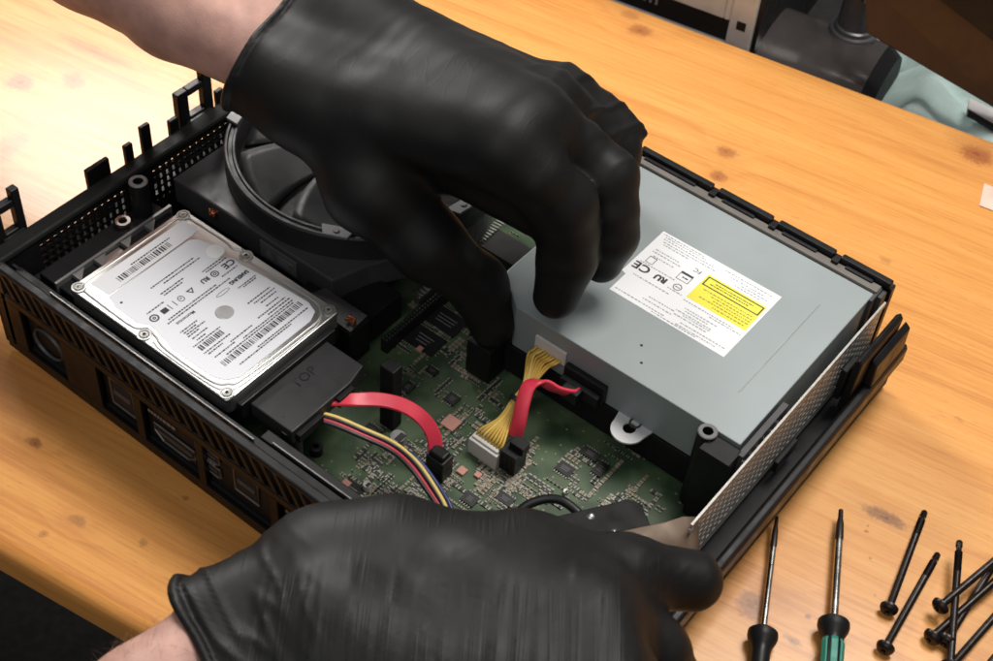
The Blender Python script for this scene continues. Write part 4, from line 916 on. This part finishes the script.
def handU(P):
    d = smin(cone(P, UJ['wrA'], UJ['mm'], 20, 17.5), cone(P, UJ['wrB'], UJ['im'], 20, 17.5), 26)
    d = smin(d, cone(P, UJ['wrA'], UJ['rm'], 19, 15), 12); d = smin(d, cone(P, UJ['wrA'], UJ['pm'], 18, 13.5), 12)
    d = smin(d, smin(cone(P, UJ['cufA'], UJ['wrA'], 22, 20), cone(P, UJ['cufB'], UJ['wrB'], 23, 20), 26), 18)
    f = None
    for nm, (pts, rad) in fingU.items():
        c_ = chain(P, d, pts, rad, 4); f = c_ if f is None else smin(f, c_, 2.2)
    d = smin(d, f, 7); d = smin(d, cone(P, B((462, 158, 128)), B((536, 208, 112)), 16.5, 12.5), 6)      # folded palm
    t = chain(P, d, thumbU[0], thumbU[1], 7); d = smin(d, t, 8)
    d = smin(d, cone(P, thumbU[0][1], UJ['im']*.35+UJ['wrB']*.65, 18, 17), 10)      # web of the thumb
    tip = B((645, 133, 113)); d = smin(d, cone(P, B((603, 116, 116)), tip, 10, 1.2), 6); d = smin(d, cone(P, B((560, 98, 124)), B((610, 128, 112)), 13, 10), 10)     # loose pinch of glove
    return d
def gloveU(P):
    d = handU(P); pl = -((P-cutU)@cutN)
    bead = np.sqrt(d**2+(pl+1.2)**2)-1.5
    return np.minimum(np.maximum(d, pl), bead)
lo = np.minimum.reduce([np.min(v[0], 0) for v in list(fingU.values())+[thumbU]]+[UJ[k_] for k_ in ('wrA', 'wrB', 'cufA', 'cufB')])-34
hi = np.maximum.reduce([np.max(v[0], 0) for v in list(fingU.values())+[thumbU]]+[UJ[k_] for k_ in ('wrA', 'wrB', 'cufA', 'cufB')])+34
uh = thing('gloved_hand', tuple(UJ['wrA']), 'upper hand in a black glove, reaching down between fan and disc drive', 'hand', 'hands in black gloves')
V, F, nr = surface_nets(gloveU, lo, hi, 1.5)
disp = .8*nz(V, (.035, .035, .035))+.25*nz(V, (.08, .08, .08), 7)
fold = nz(np.stack([V@UX, V@RC[2]*.3, V@np.cross(UX, RC[2])*.3], 1), (.07, .05, .05), 3)
near = .25*np.exp(-np.linalg.norm(V-UJ['wrA'], axis=1)**2/2*(1/45**2))+np.exp(-np.linalg.norm(V-B((590, 120, 125)), axis=1)**2/(2*26**2))
disp += near*1.5*np.clip(1-np.abs(fold)*4.5, 0, 1)
V = V+nr*disp[:, None]
gl = put_mesh('glove', V, F, glove_mat('black_nitrile_smooth', RC[0]*.92+RC[1]*.39, RC[1]*.92-RC[0]*.39, 75, .25, .05, .52), uh)
ARMU = [(cutU+np.array(RC[0])*18+np.array(RC[1])*10, B((180, -12, 150)), B((20, -90, 158)), B((-260, -230, 170)))]
def armU(P):
    p_ = [B((272, 14, 143)), B((200, -16, 147)), B((112, -70, 152)), B((10, -124, 160)), B((-160, -218, 172))]
    q_ = [B((248, 50, 140)), B((176, 8, 146)), B((92, -46, 152)), B((-10, -104, 160)), B((-180, -198, 172))]
    r_ = [18.5, 22, 25.5, 29.5, 34]; d = smin(chain(P, None, p_, r_, 8), chain(P, None, q_, r_, 8), 12); return np.maximum(d, (P-cutU)@cutN-14)
V, F, nr = surface_nets(armU, B((-200, -180, 172))-50, np.maximum(B((300, 40, 139)), B((205, 18, 146)))+40, 2.5)
V = V+nr*(.5*nz(V, (.06, .06, .06)))[:, None]
put_mesh('forearm', V, F, skin, uh)

# ---- lower hand (steadying the near corner)
LJ = dict(wrA=B((330, 568, 82)), wrB=B((345, 650, 84)), im=B((588, 612, 92)), mm=B((600, 690, 92)), rm=B((590, 760, 86)), pm=B((560, 820, 76)))
thumbL = ([B((322, 566, 80)), B((395, 552, 84)), B((525, 567, 84)), B((625, 572, 82)), B((692, 581, 74))], [18, 19.5, 16.5, 13.0, 11.8])
fingL = {'index': ([LJ['im'], B((655, 652, 77)), B((676, 690, 54)), B((672, 712, 32))], [16, 12.5, 11.5, 10]),
         'middle': ([LJ['mm'], B((700, 730, 78)), B((715, 755, 50))], [16, 11.5, 10]),
         'ring': ([LJ['rm'], B((690, 800, 70)), B((700, 820, 44))], [15, 11, 10]),
         'pinky': ([LJ['pm'], B((640, 870, 60)), B((655, 890, 40))], [13, 9.5, 8.5])}
LX = LJ['im']-LJ['wrA']; LX /= np.linalg.norm(LX)
cutL = B((208, 628, 78)); cutNL = np.array(RC[0])*.80-np.array(RC[1])*.60; cutNL = cutNL/np.linalg.norm(cutNL)
cufA, cufB = B((212, 625, 80)), B((245, 690, 80))
def handL(P):
    d = smin(cone(P, LJ['wrA'], LJ['im'], 19, 17), cone(P, LJ['wrB'], LJ['mm'], 18, 16.5), 34)
    d = smin(d, cone(P, LJ['wrB'], LJ['rm'], 18, 15.5), 24); d = smin(d, cone(P, LJ['wrB'], LJ['pm'], 18, 14), 20)
    d = smin(d, smin(cone(P, cufA, LJ['wrA'], 19.5, 19), cone(P, cufB, LJ['wrB'], 20, 19), 18), 14)
    f = None
    for nm, (pts, rad) in fingL.items():
        c_ = chain(P, d, pts, rad, 4); f = c_ if f is None else smin(f, c_, 2.2)
    d = smin(d, f, 7); t = chain(P, d, thumbL[0], thumbL[1], 9); d = smin(d, t, 14)
    d = smin(d, cone(P, thumbL[0][2], (LJ['im']*.6+LJ['wrA']*.4), 14, 16), 20)
    return d
def gloveL(P):
    d = handL(P); pl = -((P-cutL)@cutNL); bead = np.sqrt((d-.4)**2+(pl+1.4)**2)-1.9
    return np.minimum(np.maximum(d, pl), bead)
allp = [q_ for v in list(fingL.values())+[thumbL] for q_ in v[0]]+[cufA, cufB, LJ['wrA'], LJ['wrB']]
lh = thing('gloved_hand', tuple(LJ['wrA']), 'lower hand in a wrinkled black glove, holding the near corner of the console', 'hand', 'hands in black gloves')
V, F, nr = surface_nets(gloveL, np.min(allp, 0)-28, np.max(allp, 0)+28, 1.35)
s_ = V@RC[0]; t_ = V@RC[1]; w_ = V@RC[2]
Q = np.stack([s_+.10*t_, t_, w_], 1)
fo = nz(Q, (.16, .008, .008)); fo2 = nz(Q, (.30, .012, .012), 11); big = nz(V, (.035, .035, .035), 5)
mid = np.exp(-((s_-np.array(B((440, 600, 95)))@RC[0])/62)**2)
low = np.clip((t_-float(B((440, 535, 95))@RC[1]))/14, 0, 1); disp = low*mid*(.55*np.clip(1-np.abs(fo)*7, 0, 1)+.3*np.clip(1-np.abs(fo2)*5, 0, 1))+.45*big
q3 = np.stack([V@(RC[0]*.80-RC[1]*.6), V@(RC[0]*.6+RC[1]*.8), w_], 1); fo3 = nz(q3, (.13, .03, .03), 21)
nearc = np.exp(-((V-cutL)@cutNL/34)**2); disp += nearc*1.1*np.clip(1-np.abs(fo3)*4, 0, 1)
q4 = np.stack([V@(RC[0]*.5+RC[1]*.86), V@(RC[0]*.86-RC[1]*.5), w_], 1); fo4 = nz(q4, (.14, .022, .03), 31)
neart = np.exp(-np.linalg.norm(V-B((600, 565, 95)), axis=1)**2/(2*34**2)); disp += neart*.25*np.clip(1-np.abs(fo4)*4.5, 0, 1)
V = V+nr*disp[:, None]
put_mesh('glove', V, F, glove_mat('black_nitrile_wrinkled', RC[0]+RC[1]*.06, RC[1], 75, .022, .20, .50), lh)
armpts = [B((300, 590, 81)), B((222, 637, 80)), B((146, 708, 77)), B((40, 815, 72))]
def armL(P):
    p2 = [a+np.array([4, 8, 0]) for a in armpts]; r_ = [15, 17, 22, 27]
    return smin(chain(P, None, armpts, r_, 6), chain(P, None, [q_-np.array(RC[0])*0+np.array(RC[1])*16 for q_ in armpts], r_, 6), 12)
V, F, nr = surface_nets(armL, np.min(armpts, 0)-55, np.max(armpts, 0)+45, 2.2)
V2 = V+nr*(.6*nz(V, (.07, .07, .07))+.2*nz(V, (.3, .3, .3)))[:, None]
fa = put_mesh('forearm', V2, F, skin, lh)
# arm hair: tapered strands rooted in the skin
g = G(); rng = np.random.default_rng(2); vis = np.where((((V2-cutL)@cutNL) < -2) & (((V2-cutL)@cutNL) > -75) & (nr[:, 2] > -.1))[0]
for i in rng.choice(vis, 620, replace=False):
    p0 = V2[i]; nn_ = nr[i]; d = -cutNL*.3+np.array(RC[0])*.45-np.array(RC[1])*.25+nn_*.28+rng.normal(0, .22, 3); d /= np.linalg.norm(d); l = rng.uniform(4, 9)
    g.tube([p0, p0+d*l*.5, p0+(d+nn_*-.25)*l], [.045, .035, .01], 3, cap=False)
h = g.build('arm_hair', hairm, lh); h['kind'] = 'stuff'
bpy.context.view_layer.update()
